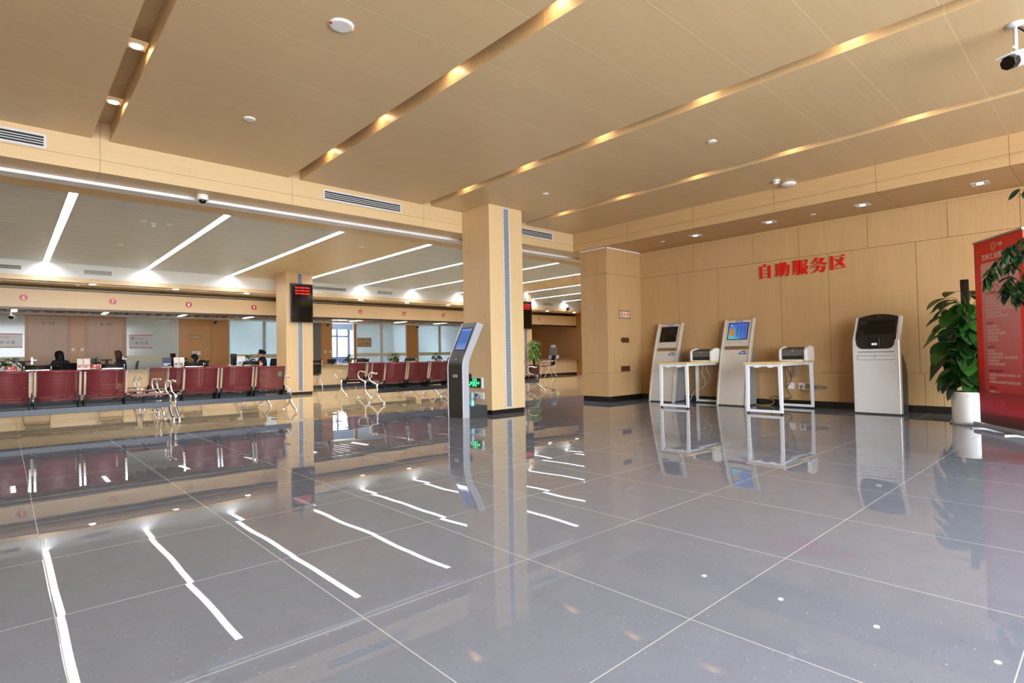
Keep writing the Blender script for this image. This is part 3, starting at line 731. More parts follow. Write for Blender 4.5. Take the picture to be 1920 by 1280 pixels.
switch('light switch on the wood panel left of the open doorway, left one', 9.28, 1.2); switch('light switch on the wood panel left of the open doorway, right one', 9.49, 1.2)
# queue displays hung on the columns
def display(label, x0, x1, y, z0, z1, lines):
    o = thing('queue_display', label, 'display', ((x0+x1)/2, y, z0))
    MB().box(x0, x1, y-.07, y-.02, z0, z1).build('housing', BLACK, o, True, bevel=.004)
    MB().box(x0+.03, x1-.03, y-.073, y-.069, z0+.03, z1-.03).build('screen', mat('display_glass', (20, 18, 14), .08), o, True)
    q = MB()
    for k in range(3): q.text(lines[k], .046, (x0+.11, y-.0745, z1-.125-.077*k), depth=.001, align='LEFT', bold=.0008)
    q.build('red_text', emis('red_led', (255, 26, 14), 1.2), o, True)
    q = MB(); q.box(x0+.2, x0+.3, y-.02, y-.013, z0+.3, z1-.3); q.box(x1-.3, x1-.2, y-.02, y-.013, z0+.3, z1-.3); q.build('wall_bracket', STEEL, o, True)
    MB().ball((x0+.012, y-.071, z0+.2), .006, 8).build('status_light', emis('status_blue', (90, 150, 255), 2.), o, True)
L3 = ['请0007号到7号窗口', '请0006号到9号窗口', '请0005号到6号窗口']
display('black portrait queue display with three red text rows on the left column', 5.467, 6.048, 14.487, 1.885, 2.90, L3)
display('black queue display half hidden behind the nearest column', 13.60, 14.175, 14.487, 1.868, 2.86, L3)

# ------------------------------------------------------------------ waiting benches
def bench_proto(n, table, label):
    """origin: floor under the left leg; the sitters face +y, we look at the backs"""
    root = thing('waiting_bench', label, 'bench', (0, 0, 0), 0, 'maroon steel waiting benches')
    L = .10+.535*n+(.52 if table else .08)
    prof = [(-.268, .80), (-.262, .79), (-.235, .66), (-.205, .53), (-.18, .44), (-.14, .40), (-.06, .392), (.06, .405), (.18, .42), (.215, .412), (.228, .385)]
    for k in range(n):
        x0 = .075+.535*k; x1 = x0+.50
        q = MB(); q.sheet([[(x, y, z) for y, z in smooth2(prof)] for x in (x0+.02, (x0+x1)/2, x1-.02)])
        o = q.build('seat', MAROON, root, fix=False)
        so = o.modifiers.new('thick', 'SOLIDIFY'); so.thickness = .004
        q = MB(); q.tube([(x0+.02, -.272, .803), (x1-.02, -.272, .803)], .007, 8); q.build('top_edge', MAROON_S, o)
        for xx in (x0+.008, x1-.008):
            MB().prism([(y+a, z+b) for y, z, a, b in [(py, pz, -.012, .0) for py, pz in prof]] + [(py+.012, pz+.004) for py, pz in prof[::-1]], 0, xx-.013, xx+.013).build('side_rail', CHROME, o)
        for xx in (x0+.012, x1-.012):
            MB().hexa([(xx-.011, -.2, .34), (xx+.011, -.2, .34), (xx+.011, -.12, .34), (xx-.011, -.12, .34), (xx-.011, -.212, .47), (xx+.011, -.212, .47), (xx+.011, -.19, .47), (xx-.011, -.19, .47)]).box(xx-.011, xx+.011, -.15, .05, .30, .39).build('bracket', MATTE, o)
    MB().box(0, L, -.115, -.035, .22, .305).build('beam', STEEL, root, bevel=.004)
    MB().box(.03, L-.03, -.005, .03, .33, .375).build('front_rail', MATTE, root)
    if table:
        xa = .10+.535*n
        o = MB().box(xa, L-.02, -.2, .22, .415, .43).build('side_table', MAROON_S, root, bevel=.005)
        q = MB(); q.rbox((xa+.2, -.02, .36), (.03, .03, .14), Matrix.Rotation(.5, 3, 'Y')); q.rbox((xa+.2, .1, .37), (.04, .3, .02), Matrix.Rotation(0, 3, 'Y')); q.build('bracket', MATTE, o)
    for xx in (0, L):
        q = MB(); q.tube([(xx, -.075, .40), (xx, -.075, .17)], .022, 10)
        q.tube(smooth_path([(xx, -.075, .21), (xx, -.13, .15), (xx, -.26, .075), (xx, -.345, .045)], 4), [.022]*8+[.02]*4+[.015], 10)
        q.tube(smooth_path([(xx, -.075, .21), (xx, -.02, .15), (xx, .16, .075), (xx, .255, .045)], 4), [.022]*8+[.02]*4+[.015], 10)
        lg = q.build('leg', CHROME, root)
        for yy in (-.345, .255): MB().lathe([(.017, .065), (.017, .012), (.03, .01), (.032, 0)], 12, (xx, yy, 0)).build('levelling_foot', CHROME, lg)
        q = MB().tube(smooth_path([(xx, -.075, .39), (xx, .05, .415), (xx, .19, .45), (xx, .262, .51), (xx, .27, .565), (xx, .215, .615), (xx, .12, .622), (xx, .0, .602), (xx, -.05, .61)], 4), .0145, 10)
        q.ball((xx, -.055, .611), .018, 10); q.build('armrest', CHROME, root)
    return root
def smooth2(pr):
    return [(v[1], v[2]) for v in smooth_path([(0, a, b) for a, b in pr], 3)]
MAROON_S = mat('maroon_edge', (120, 30, 36), .3)
ROWY = (10.10, 11.55, 13.00); ROWN = ('front', 'middle', 'back')
x34 = (-.31, 1.99, 5.50, 7.78)
SIDE = ('left-hand', 'left-hand', 'right-hand', 'right-hand')
b3 = b4 = None
for r, y in enumerate(ROWY):
    for i, x in enumerate(x34):
        if i == 1: lab = 'three-seat maroon bench in the %s row, right one of two left of display column' % ROWN[r]
        if i == 0: lab = 'three-seat maroon bench with side table in the %s row, cut by the left frame edge' % ROWN[r]
        if i == 2: lab = 'three-seat maroon bench right of the display column, %s row, its left armrest in view' % ROWN[r]
        if i == 3: lab = 'maroon bench with a side table behind the nearest column, %s row' % ROWN[r]
        dx = (0, .06, .0)[r] if i < 2 else (0, .50, .62)[r]
        loc = (x+dx, y, 0)
        if i in (0, 3):
            if b4 is None: b4 = bench_proto(3, True, lab); o = b4; o.location = loc
            else: o = dup(b4, loc, 0, lab)
        else:
            if b3 is None: b3 = bench_proto(3, False, lab); o = b3; o.location = loc
            else: o = dup(b3, loc, 0, lab)
MB().box(3.50, 3.565, 9.843, 9.848, .63, .715).build('sticker', mat('green_sticker', (84, 100, 78), .6), None).name = 'seat_sticker'
st = bpy.data.objects['seat_sticker']; tag(st, 'small green and maroon sticker on the last seat back of the front bench', 'sticker')

# ------------------------------------------------------------------ visitor chairs along the counter
def chair_proto(label):
    r = thing('visitor_chair', label, 'chair', (0, 0, 0), 0, 'black visitor chairs along the counter')
    pr = [(-.27, .88), (-.262, .87), (-.235, .72), (-.215, .56), (-.20, .48)]
    q = MB(); q.sheet([[(x, y, z) for y, z in smooth2(pr)] for x in (-.215, 0, .215)])
    o = q.build('backrest', MESHB, r, fix=False); o.modifiers.new('thick', 'SOLIDIFY').thickness = .014
    MB().tube([(-.22, -.268, .885), (.22, -.268, .885)], .014, 8).build('top_roll', BLACK, o)
    MB().box(-.2, .2, -.287, -.279, .775, .795).build('cross_bar', CHROME, o)
    q = MB(); q.sheet([[(x, y, z) for y, z in ((-.2, .455), (-.05, .445), (.15, .455), (.24, .45), (.26, .43))] for x in (-.215, 0, .215)])
    o = q.build('seat', MESHB, r, fix=False); o.modifiers.new('thick', 'SOLIDIFY').thickness = .02
    for s in (-1, 1):
        q = MB().tube(smooth_path([(s*.23, -.27, .88), (s*.23, -.235, .70), (s*.23, -.2, .49), (s*.23, -.05, .44), (s*.23, .2, .45)], 4), .013, 8); q.build('side_frame', CHROME, r)
        q = MB().tube(smooth_path([(s*.25, -.2, .66), (s*.26, -.05, .67), (s*.26, .14, .66), (s*.25, .2, .6), (s*.235, .16, .45)], 4), .012, 8); q.build('armrest', CHROME, r)
        q = MB().tube(smooth_path([(s*.22, .0, .44), (s*.23, -.06, .36), (s*.25, -.2, .12), (s*.25, -.27, .012)], 4), .012, 8); q.build('leg', CHROME, r)
        q = MB().tube(smooth_path([(s*.22, .02, .44), (s*.23, .08, .36), (s*.25, .22, .12), (s*.25, .27, .012)], 4), .012, 8); q.build('leg', CHROME, r)
    MB().tube([(-.22, .01, .43), (.22, .01, .43)], .012, 8).build('stretcher', CHROME, r)
    return r
cp = None
for x, lab in ((.555, 'black chrome-armed visitor chair at the counter under disc 6, before door B-106'), (1.925, 'black visitor chair at the counter under number disc 7'), (3.66, 'black visitor chair at the counter under number disc 8'), (5.07, 'black visitor chair at the counter under number disc 9'), (6.88, 'black visitor chair at the counter beside the left display column, half hidden by it'), (8.45, 'black visitor chair at the counter under number disc 11'), (10.21, 'black visitor chair at the counter under number disc 12'), (12.0, 'black visitor chair at the counter under number disc 13')):
    loc = (x, 16.58, 0)
    if cp is None: cp = chair_proto(lab); cp.location = loc
    else: dup(cp, loc, random.uniform(-.04, .04), lab)
dup(cp, (16.85, 16.2, 0), 1.15, 'black visitor chair turned sideways at the far counter under disc 16')
# ------------------------------------------------------------------ self-service terminals along the wall
def kx(z): return .145*z+.085*z*z
BLUE = mat('blue_sticker', (34, 92, 190), .4)
def kiosk(label, loc, live):
    r = thing('self_service_kiosk', label, 'kiosk', loc, 0)
    def rows(z0, z1, off, n=8): return [(kx(z0+(z1-z0)*k/n)-off, z0+(z1-z0)*k/n) for k in range(n+1)]
    def slab(z0, z1, y0, y1, off, th, n=8):
        f = rows(z0, z1, off, n); b = [(x+th, z) for x, z in f]
        return MB().prism(f+b[::-1], 1, y0, y1)
    slab(.02, .945, -.228, .228, 0, .03).build('lower_panel', KIOSK, r)
    slab(1.005, 1.455, -.228, .228, 0, .05).build('screen_panel', KIOSK, r)
    for s in (-1, 1):
        y0, y1 = (-.262, -.228) if s < 0 else (.228, .262)
        f = rows(.0, 1.475, .022, 12); b = [(x+.085, z) for x, z in f]
        MB().prism(f+b[::-1], 1, y0, y1).build('side_rail', KIOSK, r, bevel=.009)
    MB().prism([(.06, 0), (.46, 0), (.45, .45), (.40, .94), (kx(.94)+.03, .94), (kx(.5)+.03, .5)], 1, -.225, .225).build('cabinet', KSIDE, r, bevel=.006)
    MB().box(.0, .47, -.235, .235, 0, .02).build('plinth', DGREY, r)
    s = slab(1.115, 1.41, -.178, .178, .004, .01, 2).build('screen', SCREEN, r)
    def P(y, z, off=.006): return (kx(z)-off, y, z)
    if live:
        m, nt, b = nodes('terminal_screen')
        tc = nt.nodes.new('ShaderNodeTexCoord'); sp = nt.nodes.new('ShaderNodeSeparateXYZ'); nt.links.new(tc.outputs['Object'], sp.inputs[0])
        t = nt.nodes.new('ShaderNodeMapRange'); t.inputs['From Min'].default_value = 1.13; t.inputs['From Max'].default_value = 1.4; nt.links.new(sp.outputs[2], t.inputs['Value'])
        u = nt.nodes.new('ShaderNodeMapRange'); u.inputs['From Min'].default_value = .16; u.inputs['From Max'].default_value = -.16; nt.links.new(sp.outputs[1], u.inputs['Value'])
        c1 = mixc(nt, u.outputs[0], lin((108, 216, 206)), lin((96, 120, 232)))
        c2 = mixc(nt, t.outputs[0], c1, lin((72, 92, 214)))
        nt.links.new(c2, b.inputs['Emission Color']); b.inputs['Emission Strength'].default_value = .5; b.inputs['Base Color'].default_value = (.02, .03, .06, 1); b.inputs['Roughness'].default_value = .1
        g = slab(1.128, 1.397, -.163, .163, .006, .003, 2).build('display', m, s)
        q = MB()
        for ci in range(3):
            for ri in range(7+(ci > 0)):
                z = 1.345-.028*ri; y = .03-.062*ci
                q.hexa([P(y, z-.009, .0075), P(y-.05, z-.009, .0075), P(y-.05, z-.009, .006), P(y, z-.009, .006), P(y, z+.006, .0075), P(y-.05, z+.006, .0075), P(y-.05, z+.006, .006), P(y, z+.006, .006)])
        q.build('menu_rows', emis('menu_teal', (44, 110, 170), .3), s)
        q = MB(); y0, y1, z0, z1 = .14, .062, 1.19, 1.305
        q.hexa([P(y0, z0, .0075), P(y1, z0, .0075), P(y1, z0, .006), P(y0, z0, .006), P(y0, z1, .0075), P(y1, z1, .0075), P(y1, z1, .006), P(y0, z1, .006)])
        q.build('menu_card', emis('menu_orange', (206, 140, 36), .45), s)
        q = MB(); q.ball(P(.115, 1.362, .006), .014, 10, .2, 1, 1); q.build('menu_emblem', emis('menu_white', (220, 226, 240), .5), s)
    else:
        pass
    def lab(y0, y1, z0, z1, m, name, text=None):
        q = MB().hexa([P(y0, z0, .003), P(y1, z0, .003), P(y1, z0, -.002), P(y0, z0, -.002), P(y0, z1, .003), P(y1, z1, .003), P(y1, z1, -.002), P(y0, z1, -.002)])
        o = q.build(name, m, r)
        if text:
            MB().text(text, (z1-z0)*.62, P((y0+y1)/2, z0+(z1-z0)*.26, .0045), (0, -1, 0), (0, 0, 1), .001).build('lettering', WHITET, o)
    lab(.055, -.06, 1.422, 1.447, BLUE, 'title_label', '自助服务终端')
    lab(-.10, -.175, .908, .922, VENTD, 'card_slot')
    lab(-.06, -.19, .865, .893, BLUE, 'card_label', '插卡处')
    return r
kiosk('silver self-service kiosk with a dark blank screen beside the pier', (9.03, 5.80, 0), False)
kiosk('silver self-service kiosk with a lit blue menu screen between the two desks', (9.03, 4.445, 0), True)
# broad white terminal with black arched head
r = thing('service_terminal', 'broad white service terminal with a black arched head and dark wide screen', 'kiosk', (8.99, 2.315, 0))
HW = .285
def F3(z, off=0.): return (-off if z < 1.03 else (z-1.03)*.60-off*.86)
MB().prism([(0, .015), (0, 1.03), (.21, 1.375), (.27, 1.355), (.10, 1.0), (.10, .015)], 1, -HW, HW).build('front_shell', KWHITE, r, bevel=.012)
def rowsF(y, zb, zt, off, n=6):
    zs = sorted(set([zb+(zt-zb)*k/n for k in range(n+1)]+[1.03]))
    return [(F3(z, off), y, z) for z in zs]
q = MB(); R_ = []; n = 28; zset = None
for k in range(n+1):
    y = .243-.486*k/n; a = abs(y)
    zb = .915 + (0 if a < .15 else .14*(1-math.sqrt(max(0, 1-((a-.15)/.0931)**2))))
    zt = 1.405-.045*(a/.243)**2
    zs = [zb+(1.028-zb)*j/4 for j in range(4)]+[1.03+(zt-1.03)*j/6 for j in range(7)]
    if zb >= 1.028: zs = [zb+(zt-zb)*j/10 for j in range(11)]
    R_.append([(F3(z, .006), y, z) for z in zs])
q.sheet(R_, False)
o = q.build('black_head', mat('head_black', (44, 42, 42), .2, .2), r)
so = o.modifiers.new('thick', 'SOLIDIFY'); so.thickness = .012; so.offset = 0
def FP(y, z, off): return (F3(z, off), y, z)
def patch(y0, y1, z0, z1, off, m, name, par):
    return MB().hexa([FP(y0, z0, off), FP(y1, z0, off), FP(y1, z0, off-.004), FP(y0, z0, off-.004), FP(y0, z1, off), FP(y1, z1, off), FP(y1, z1, off-.004), FP(y0, z1, off-.004)]).build(name, m, par)
patch(.215, -.215, 1.115, 1.315, .0155, SCREEN, 'screen', o)
MB().ball(FP(0, 1.37, .014), .005, 8).build('camera_dot', WHITET, o)
q = MB().box(-.04, 0, -.062, .062, .94, 1.075); d3 = q.build('card_reader', BLACK, r, bevel=.004)
q = MB().text('880', .045, (-.0415, .0, .965), (0, -1, 0), (0, 0, 1), .001, bold=.001); q.build('reader_digits', emis('reader_white', (220, 224, 220), .8), d3)
MB().box(-.004, .002, -.22, .22, .868, .876).build('paper_slot', VENTD, r)
q = MB(); q.box(-.006, .002, -.225, .225, .758, .762); q.box(-.006, .002, -.225, .225, .82, .824); q.box(-.006, .002, -.225, -.221, .758, .824); q.box(-.006, .002, .221, .225, .758, .824)
t = q.build('tray_frame', ALU, r)
MB().disc((-.008, 0, .80), .009, 0, .01, 14).build('tray_lock', CHROME, t)
MB().prism([(.10, 0), (.46, 0), (.46, .55), (.40, .70), (.10, .95)], 1, -.265, .265).build('rear_cabinet', DGREY, r, bevel=.008)
MB().box(.0, .1, -HW, HW, 0, .015).build('foot', DGREY, r)
# queue-ticket machine at the nearest column
r = thing('ticket_machine', 'tall dark-fronted queue ticket machine with blue screen beside the nearest column', 'kiosk', (4.99, 6.745, 0))
def tp(z): 
    return 0. if z < .74 else (1.389*(z-.74)**2 if z < .92 else .045+.5*(z-.92))
zz = [0, .3, .6, .74, .77, .80, .83, .86, .89, .92, 1.43]
f = [(tp(z), z) for z in zz]
def off(fr, d, dz): return [(x+d, z+dz) for x, z in fr]
for s in (-1, 1):
    y0, y1 = (.175, .195) if s > 0 else (-.195, -.170)
    b = [(x+.115, z-(.03 if z > 1 else 0)) for x, z in f]
    MB().prism(f+b[::-1], 1, y0, y1).build('side_frame', mat('satin_silver', (178, 182, 188), .35, .2), r, bevel=.004)
b = [(x+.11, z-(.03 if z > 1 else 0)) for x, z in f]
fr = [(x+.008, z) for x, z in f]
tb = MB().prism(fr+b[::-1], 1, -.170, .175).build('body', mat('graphite_front', (66, 62, 58), .32, .3), r)
def TP_(y, z, o_): return (tp(z)+.008-o_, y, z)
def tpatch(y0, y1, z0, z1, o_, m, name, par=r):
    return MB().hexa([TP_(y0, z0, o_), TP_(y1, z0, o_), TP_(y1, z0, o_-.005), TP_(y0, z0, o_-.005), TP_(y0, z1, o_), TP_(y1, z1, o_), TP_(y1, z1, o_-.005), TP_(y0, z1, o_-.005)]).build(name, m, par)
sc = tpatch(.135, -.13, 1.01, 1.355, .003, SCREEN, 'screen_bezel')
m, nt, b = nodes('ticket_screen')
tc = nt.nodes.new('ShaderNodeTexCoord'); sp = nt.nodes.new('ShaderNodeSeparateXYZ'); nt.links.new(tc.outputs['Object'], sp.inputs[0])
t = nt.nodes.new('ShaderNodeMapRange'); t.inputs['From Min'].default_value = 1.02; t.inputs['From Max'].default_value = 1.14; nt.links.new(sp.outputs[2], t.inputs['Value'])
nt.links.new(mixc(nt, t.outputs[0], lin((150, 160, 222)), lin((70, 128, 206))), b.inputs['Emission Color']); b.inputs['Emission Strength'].default_value = .5
b.inputs['Base Color'].default_value = (.02, .03, .06, 1); b.inputs['Roughness'].default_value = .08
dsp = tpatch(.125, -.12, 1.02, 1.345, .0045, m, 'display', sc)
q = MB()
for k, z in enumerate((1.245, 1.205, 1.165, 1.125)): q.hexa([TP_(.05, z, .006), TP_(-.055, z, .006), TP_(-.055, z, .004), TP_(.05, z, .004), TP_(.05, z+.014, .006), TP_(-.055, z+.014, .006), TP_(-.055, z+.014, .004), TP_(.05, z+.014, .004)])
q.build('screen_rows', emis('screen_row_blue', (50, 70, 190), .35), sc)
tpatch(.12, -.115, 1.31, 1.335, .006, emis('screen_title', (130, 130, 206), .5), 'screen_title', sc)
tpatch(.17, -.165, .957, .961, .001, VENTD, 'seam')
rd = tpatch(.045, -.05, .835, .925, .010, BLACK, 'card_reader')
tpatch(.02, -.03, .86, .895, .0115, mat('reader_grey', (110, 110, 112), .4), 'reader_mark', rd)
tpatch(.04, -.03, .735, .742, .002, VENTD, 'ticket_slot')
tk = tpatch(.055, -.05, .605, .645, .004, PALU, 'sensor_plate')
q = MB(); q.ball(TP_(.022, .625, .004), .012, 10, .3, 1, 1); q.ball(TP_(-.018, .625, .004), .012, 10, .3, 1, 1); q.build('sensor_eyes', BLACK, tk)
MB().box(.118, .24, -.12, .12, .56, .66).build('rear_speaker', BLACK, r, bevel=.03)
o = thing('plinth_box', 'low dark grey box on the floor between ticket machine and column', 'box', (5.30, 6.72, 0))
MB().box(5.112, 5.46, 6.56, 6.90, 0, .165).build('body', DGREY, o, True, bevel=.006)
o = thing('spray_bottle', 'small pale blue bottle standing on the low dark box', 'bottle', (5.22, 6.63, .165))
MB().lathe([(.032, 0), (.034, .01), (.034, .075), (.026, .09)], 18).build('body', mat('pale_blue_plastic', (130, 196, 224), .3), o)
MB().lathe([(.03, .088), (.022, .12), (.034, .15), (.026, .185), (.03, .20), (.012, .215)], 12).build('wrapped_top', mat('crumpled_plastic', (120, 170, 190), .35), o)
# exit sign and socket low on the nearest column
o = thing('exit_sign', 'green lit emergency exit sign with running man and arrow on the nearest column', 'exit sign', (5.59, 6.98, .405))
MB().box(5.56, 5.589, 6.80, 7.165, .405, .575).build('housing', PALU, o, True, bevel=.004)
MB().box(5.556, 5.561, 6.835, 7.155, .415, .565).build('face', mat('exit_green', (8, 38, 20), .3), o, True)
GL = emis('exit_glow', (70, 255, 150), 1.6)
q = MB()
xg = 5.555
def bar(y0, z0, y1, z1, t):
    d = Vector((0, y1-y0, z1-z0)); n_ = Vector((0, -d.z, d.y)).normalized()*t/2
    q.hexa([(xg-.001, y0-n_.y, z0-n_.z), (xg-.001, y1-n_.y, z1-n_.z), (xg+.002, y1-n_.y, z1-n_.z), (xg+.002, y0-n_.y, z0-n_.z), (xg-.001, y0+n_.y, z0+n_.z), (xg-.001, y1+n_.y, z1+n_.z), (xg+.002, y1+n_.y, z1+n_.z), (xg+.002, y0+n_.y, z0+n_.z)])
for a in ((7.03, .43, 7.03, .553), (6.94, .43, 6.94, .553), (7.035, .55, 6.935, .55)): bar(*a, .010)
for a in ((6.985, .505, 6.995, .475), (6.995, .475, 6.972, .452), (6.972, .452, 6.98, .435), (6.995, .475, 7.012, .455), (7.012, .455, 7.02, .437), (6.988, .502, 7.01, .492), (6.985, .5, 6.965, .488)): bar(*a, .014)
bar(6.93, .49, 6.87, .49, .014); bar(6.868, .49, 6.893, .512, .012); bar(6.868, .49, 6.893, .468, .012)
for z in (.505, .49, .475): bar(7.10, z, 7.05, z, .008)
q.disc((xg-.001, 6.985, .524), .013, 0, .003, 14)
q.build('pictogram', GL, o, True)
MB().text('出口', .03, (xg-.001, 7.10, .445), (0, -1, 0), (0, 0, 1), .001).build('lettering', GL, o, True)
def socket(label, p0, p1, plug=True, axis=0):
    o = thing('wall_socket', label, 'socket', ((p0[0]+p1[0])/2, (p0[1]+p1[1])/2, p0[2]))
    MB().box(p0[0], p1[0], p0[1], p1[1], p0[2], p1[2]).build('plate', WHITE, o, True, bevel=.003)
    y = (p0[1]+p1[1])/2; z = (p0[2]+p1[2])/2
    q = MB()
    for dy in (-.012, .012): q.box(p0[0]-.001, p0[0]+.002, y+dy-.002, y+dy+.002, z+.012, z+.024)
    q.build('pin_holes', VENTD, o, True)
    return o
s1 = socket('white double socket low on the nearest column behind the ticket machine', (5.578, 6.79, .235), (5.59, 7.0, .34))
q = MB().ball((5.565, 6.95, .30), .022, 10); q.tube(smooth_path([(5.56, 6.95, .30), (5.55, 6.955, .25), (5.50, 6.93, .19), (5.46, 6.88, .10)]), .007, 6)
tag(q.build('power_cable', BLACK, origin=(5.55, 6.95, .2)), 'black plug and cable at the socket on the nearest column', 'cable')
q = MB().tube(smooth_path([(5.575, 6.89, .29), (5.55, 6.88, .24), (5.52, 6.82, .18), (5.50, 6.78, .02)]), .004, 6); q.tube(smooth_path([(5.575, 6.87, .29), (5.55, 6.86, .26), (5.53, 6.80, .22), (5.50, 6.75, .02)]), .004, 6)
tag(q.build('data_cable', mat('blue_cable', (110, 130, 170), .5), origin=(5.55, 6.87, .2)), 'thin blue-grey data cables running down from the column socket', 'cable')
socket('white blank wall plate under the desk nearest the white terminal, left of the plugged socket', (XR-.012, 3.62, .283), (XR, 3.715, .385), False)
socket('white socket with a grey plug on the wall under the desk nearest the white terminal', (XR-.012, 3.455, .28), (XR, 3.555, .388))
# ------------------------------------------------------------------ desks and printers
DWHITE = mat('white_powder_coat', (226, 230, 234), .4)
def desk(label, loc):
    r = thing('desk', label, 'desk', loc)
    MB().box(-.64, .62, -.275, .275, .725, .75).build('tabletop', TABLEW, r, bevel=.003)
    for x in (-.60, .58):
        q = MB(); t = .021
        q.hexa([(x-t, -.262, .02), (x+t, -.262, .02), (x+t, -.225, .02), (x-t, -.225, .02), (x-t, -.262, .722), (x+t, -.262, .722), (x+t, -.21, .722), (x-t, -.21, .722)])
        q.hexa([(x-t, .225, .02), (x+t, .225, .02), (x+t, .262, .02), (x-t, .262, .02), (x-t, .21, .722), (x+t, .21, .722), (x+t, .262, .722), (x-t, .262, .722)])
        q.box(x-t+.001, x+t-.001, -.226, .226, .0205, .058); q.box(x-t+.001, x+t-.001, -.213, .213, .685, .7215)
        o = q.build('leg_frame', DWHITE, r, bevel=.003)
        for y in (-.235, .235): MB().lathe([(.02, 0), (.02, .02)], 12, (x, y, 0)).build('foot', BLACK, o)
    for y in (-.18, .18): MB().box(-.578, .558, y-.02, y+.02, .69, .722).build('under_rail', DWHITE, r)
    for y in (-.10, .10): MB().box(-.63, -.52, y-.03, y+.03, .672, .69).build('fixing_pad', DWHITE, r)
    return r
desk('white-framed desk with pale wood top between the two silver kiosks', (8.78, 5.0, 0))
desk('white-framed desk with pale wood top and cables below, nearest the white terminal', (8.78, 3.525, 0))
PGREY = mat('printer_grey', (92, 92, 90), .4)
PWHITE = mat('printer_white', (226, 224, 218), .4)
def printer(label, loc):
    r = thing('laser_printer', label, 'printer', loc)
    side = [(-.15, 0), (-.155, .08), (-.15, .17), (-.10, .205), (.02, .235), (.13, .22), (.16, .12), (.16, 0)]
    for y0, y1 in ((-.215, -.165), (.165, .205)):
        MB().prism(side, 1, y0, y1).build('side_cheek', PWHITE, r, bevel=.012)
    MB().prism([(-.12, .012), (-.13, .09), (-.135, .17), (-.09, .195), (.02, .205), (.12, .20), (.15, .1), (.15, .012)], 1, -.165, .165).build('body', PGREY, r, bevel=.006)
    q = MB().hexa([(-.10, -.12, .196), (.03, -.12, .209), (.03, .12, .209), (-.10, .12, .196), (-.10, -.12, .202), (.06, -.12, .216), (.06, .12, .216), (-.10, .12, .202)]); q.build('output_tray', BLACK, r)
    MB().box(-.139, -.12, -.145, .145, .03, .078).build('paper_slot', VENTD, r)
    MB().box(-.17, .12, -.15, .165, 0, .022).build('base_tray', PWHITE, r)
    MB().box(-.142, -.13, -.14, .11, .04, .05).build('paper_guide', DGREY, r)
    MB().box(-.143, -.134, -.01, .01, .155, .163).build('badge', WHITET, r)
    return r
printer('grey and white laser printer on the desk beside the pier-side kiosk', (9.12, 4.95, .75))
printer('grey and white laser printer on the desk nearest the white terminal', (9.12, 3.42, .75))
# cables by the wall
def cable(label, paths, r, m, name='cable'):
    q = MB()
    for p in paths: q.tube(smooth_path(p, 6), r, 6)
    o_ = paths[0][0]
    return tag(q.build(name, m, origin=o_), label, 'cable')
GCAB = mat('grey_cable', (128, 124, 112), .6)
cable('black printer cables hanging under the desk nearest the white terminal', [[(9.40, 3.66, .72), (9.44, 3.68, .6), (9.45, 3.62, .5), (9.46, 3.66, .38), (9.47, 3.72, .3), (9.46, 3.66, .2), (9.46, 3.65, .14), (9.44, 3.76, .13), (9.42, 3.90, .16), (9.40, 4.02, .05), (9.38, 4.06, .012)], [(9.41, 3.71, .72), (9.45, 3.72, .55), (9.46, 3.72, .4), (9.47, 3.74, .31)]], .006, BLACK)
cable('bundled grey cable hanging under the tabletop left of the wall plates', [[(9.46, 3.58, .72), (9.47, 3.57, .62), (9.46, 3.55, .52), (9.47, 3.53, .60), (9.47, 3.56, .67), (9.46, 3.58, .55), (9.46, 3.60, .48), (9.47, 3.55, .53)], [(9.47, 3.55, .70), (9.47, 3.54, .58), (9.46, 3.57, .50), (9.47, 3.58, .60)]], .006, GCAB)
cable('coiled grey power cord tied at the wall right of the plugged socket', [[(XR-.02, 3.505, .31), (XR-.05, 3.49, .27), (XR-.05, 3.40, .25), (XR-.04, 3.32, .27), (XR-.04, 3.26, .33), (XR-.03, 3.40, .36), (XR-.05, 3.42, .33), (XR-.04, 3.24, .30), (XR-.03, 3.12, .32), (XR-.04, 3.22, .345), (XR-.03, 3.38, .35), (XR-.03, 3.30, .32), (XR-.04, 3.13, .34)]], .008, GCAB)
MB().ball((XR-.025, 3.505, .325), .024, 10).build('grey_plug', GCAB, bpy.data.objects['wall_socket.002'], True)
cable('white cables hanging under the desk between the silver kiosks', [[(9.35, 5.02, .72), (9.40, 5.08, .6), (9.42, 5.02, .45), (9.43, 5.12, .32), (9.42, 5.22, .24), (9.42, 5.34, .2), (9.40, 5.42, .012)], [(9.36, 5.1, .72), (9.41, 5.17, .55), (9.42, 5.12, .4), (9.43, 5.16, .28), (9.42, 5.28, .22)]], .005, mat('white_cable', (216, 214, 206), .5))
cable('yellow network cable looping on the floor behind the lit kiosk', [[(9.45, 4.22, .01), (9.42, 4.05, .01), (9.46, 3.96, .02), (9.50, 3.93, .07), (9.50, 4.00, .10), (9.50, 4.1, .11)]], .005, mat('yellow_cable', (206, 176, 50), .5))
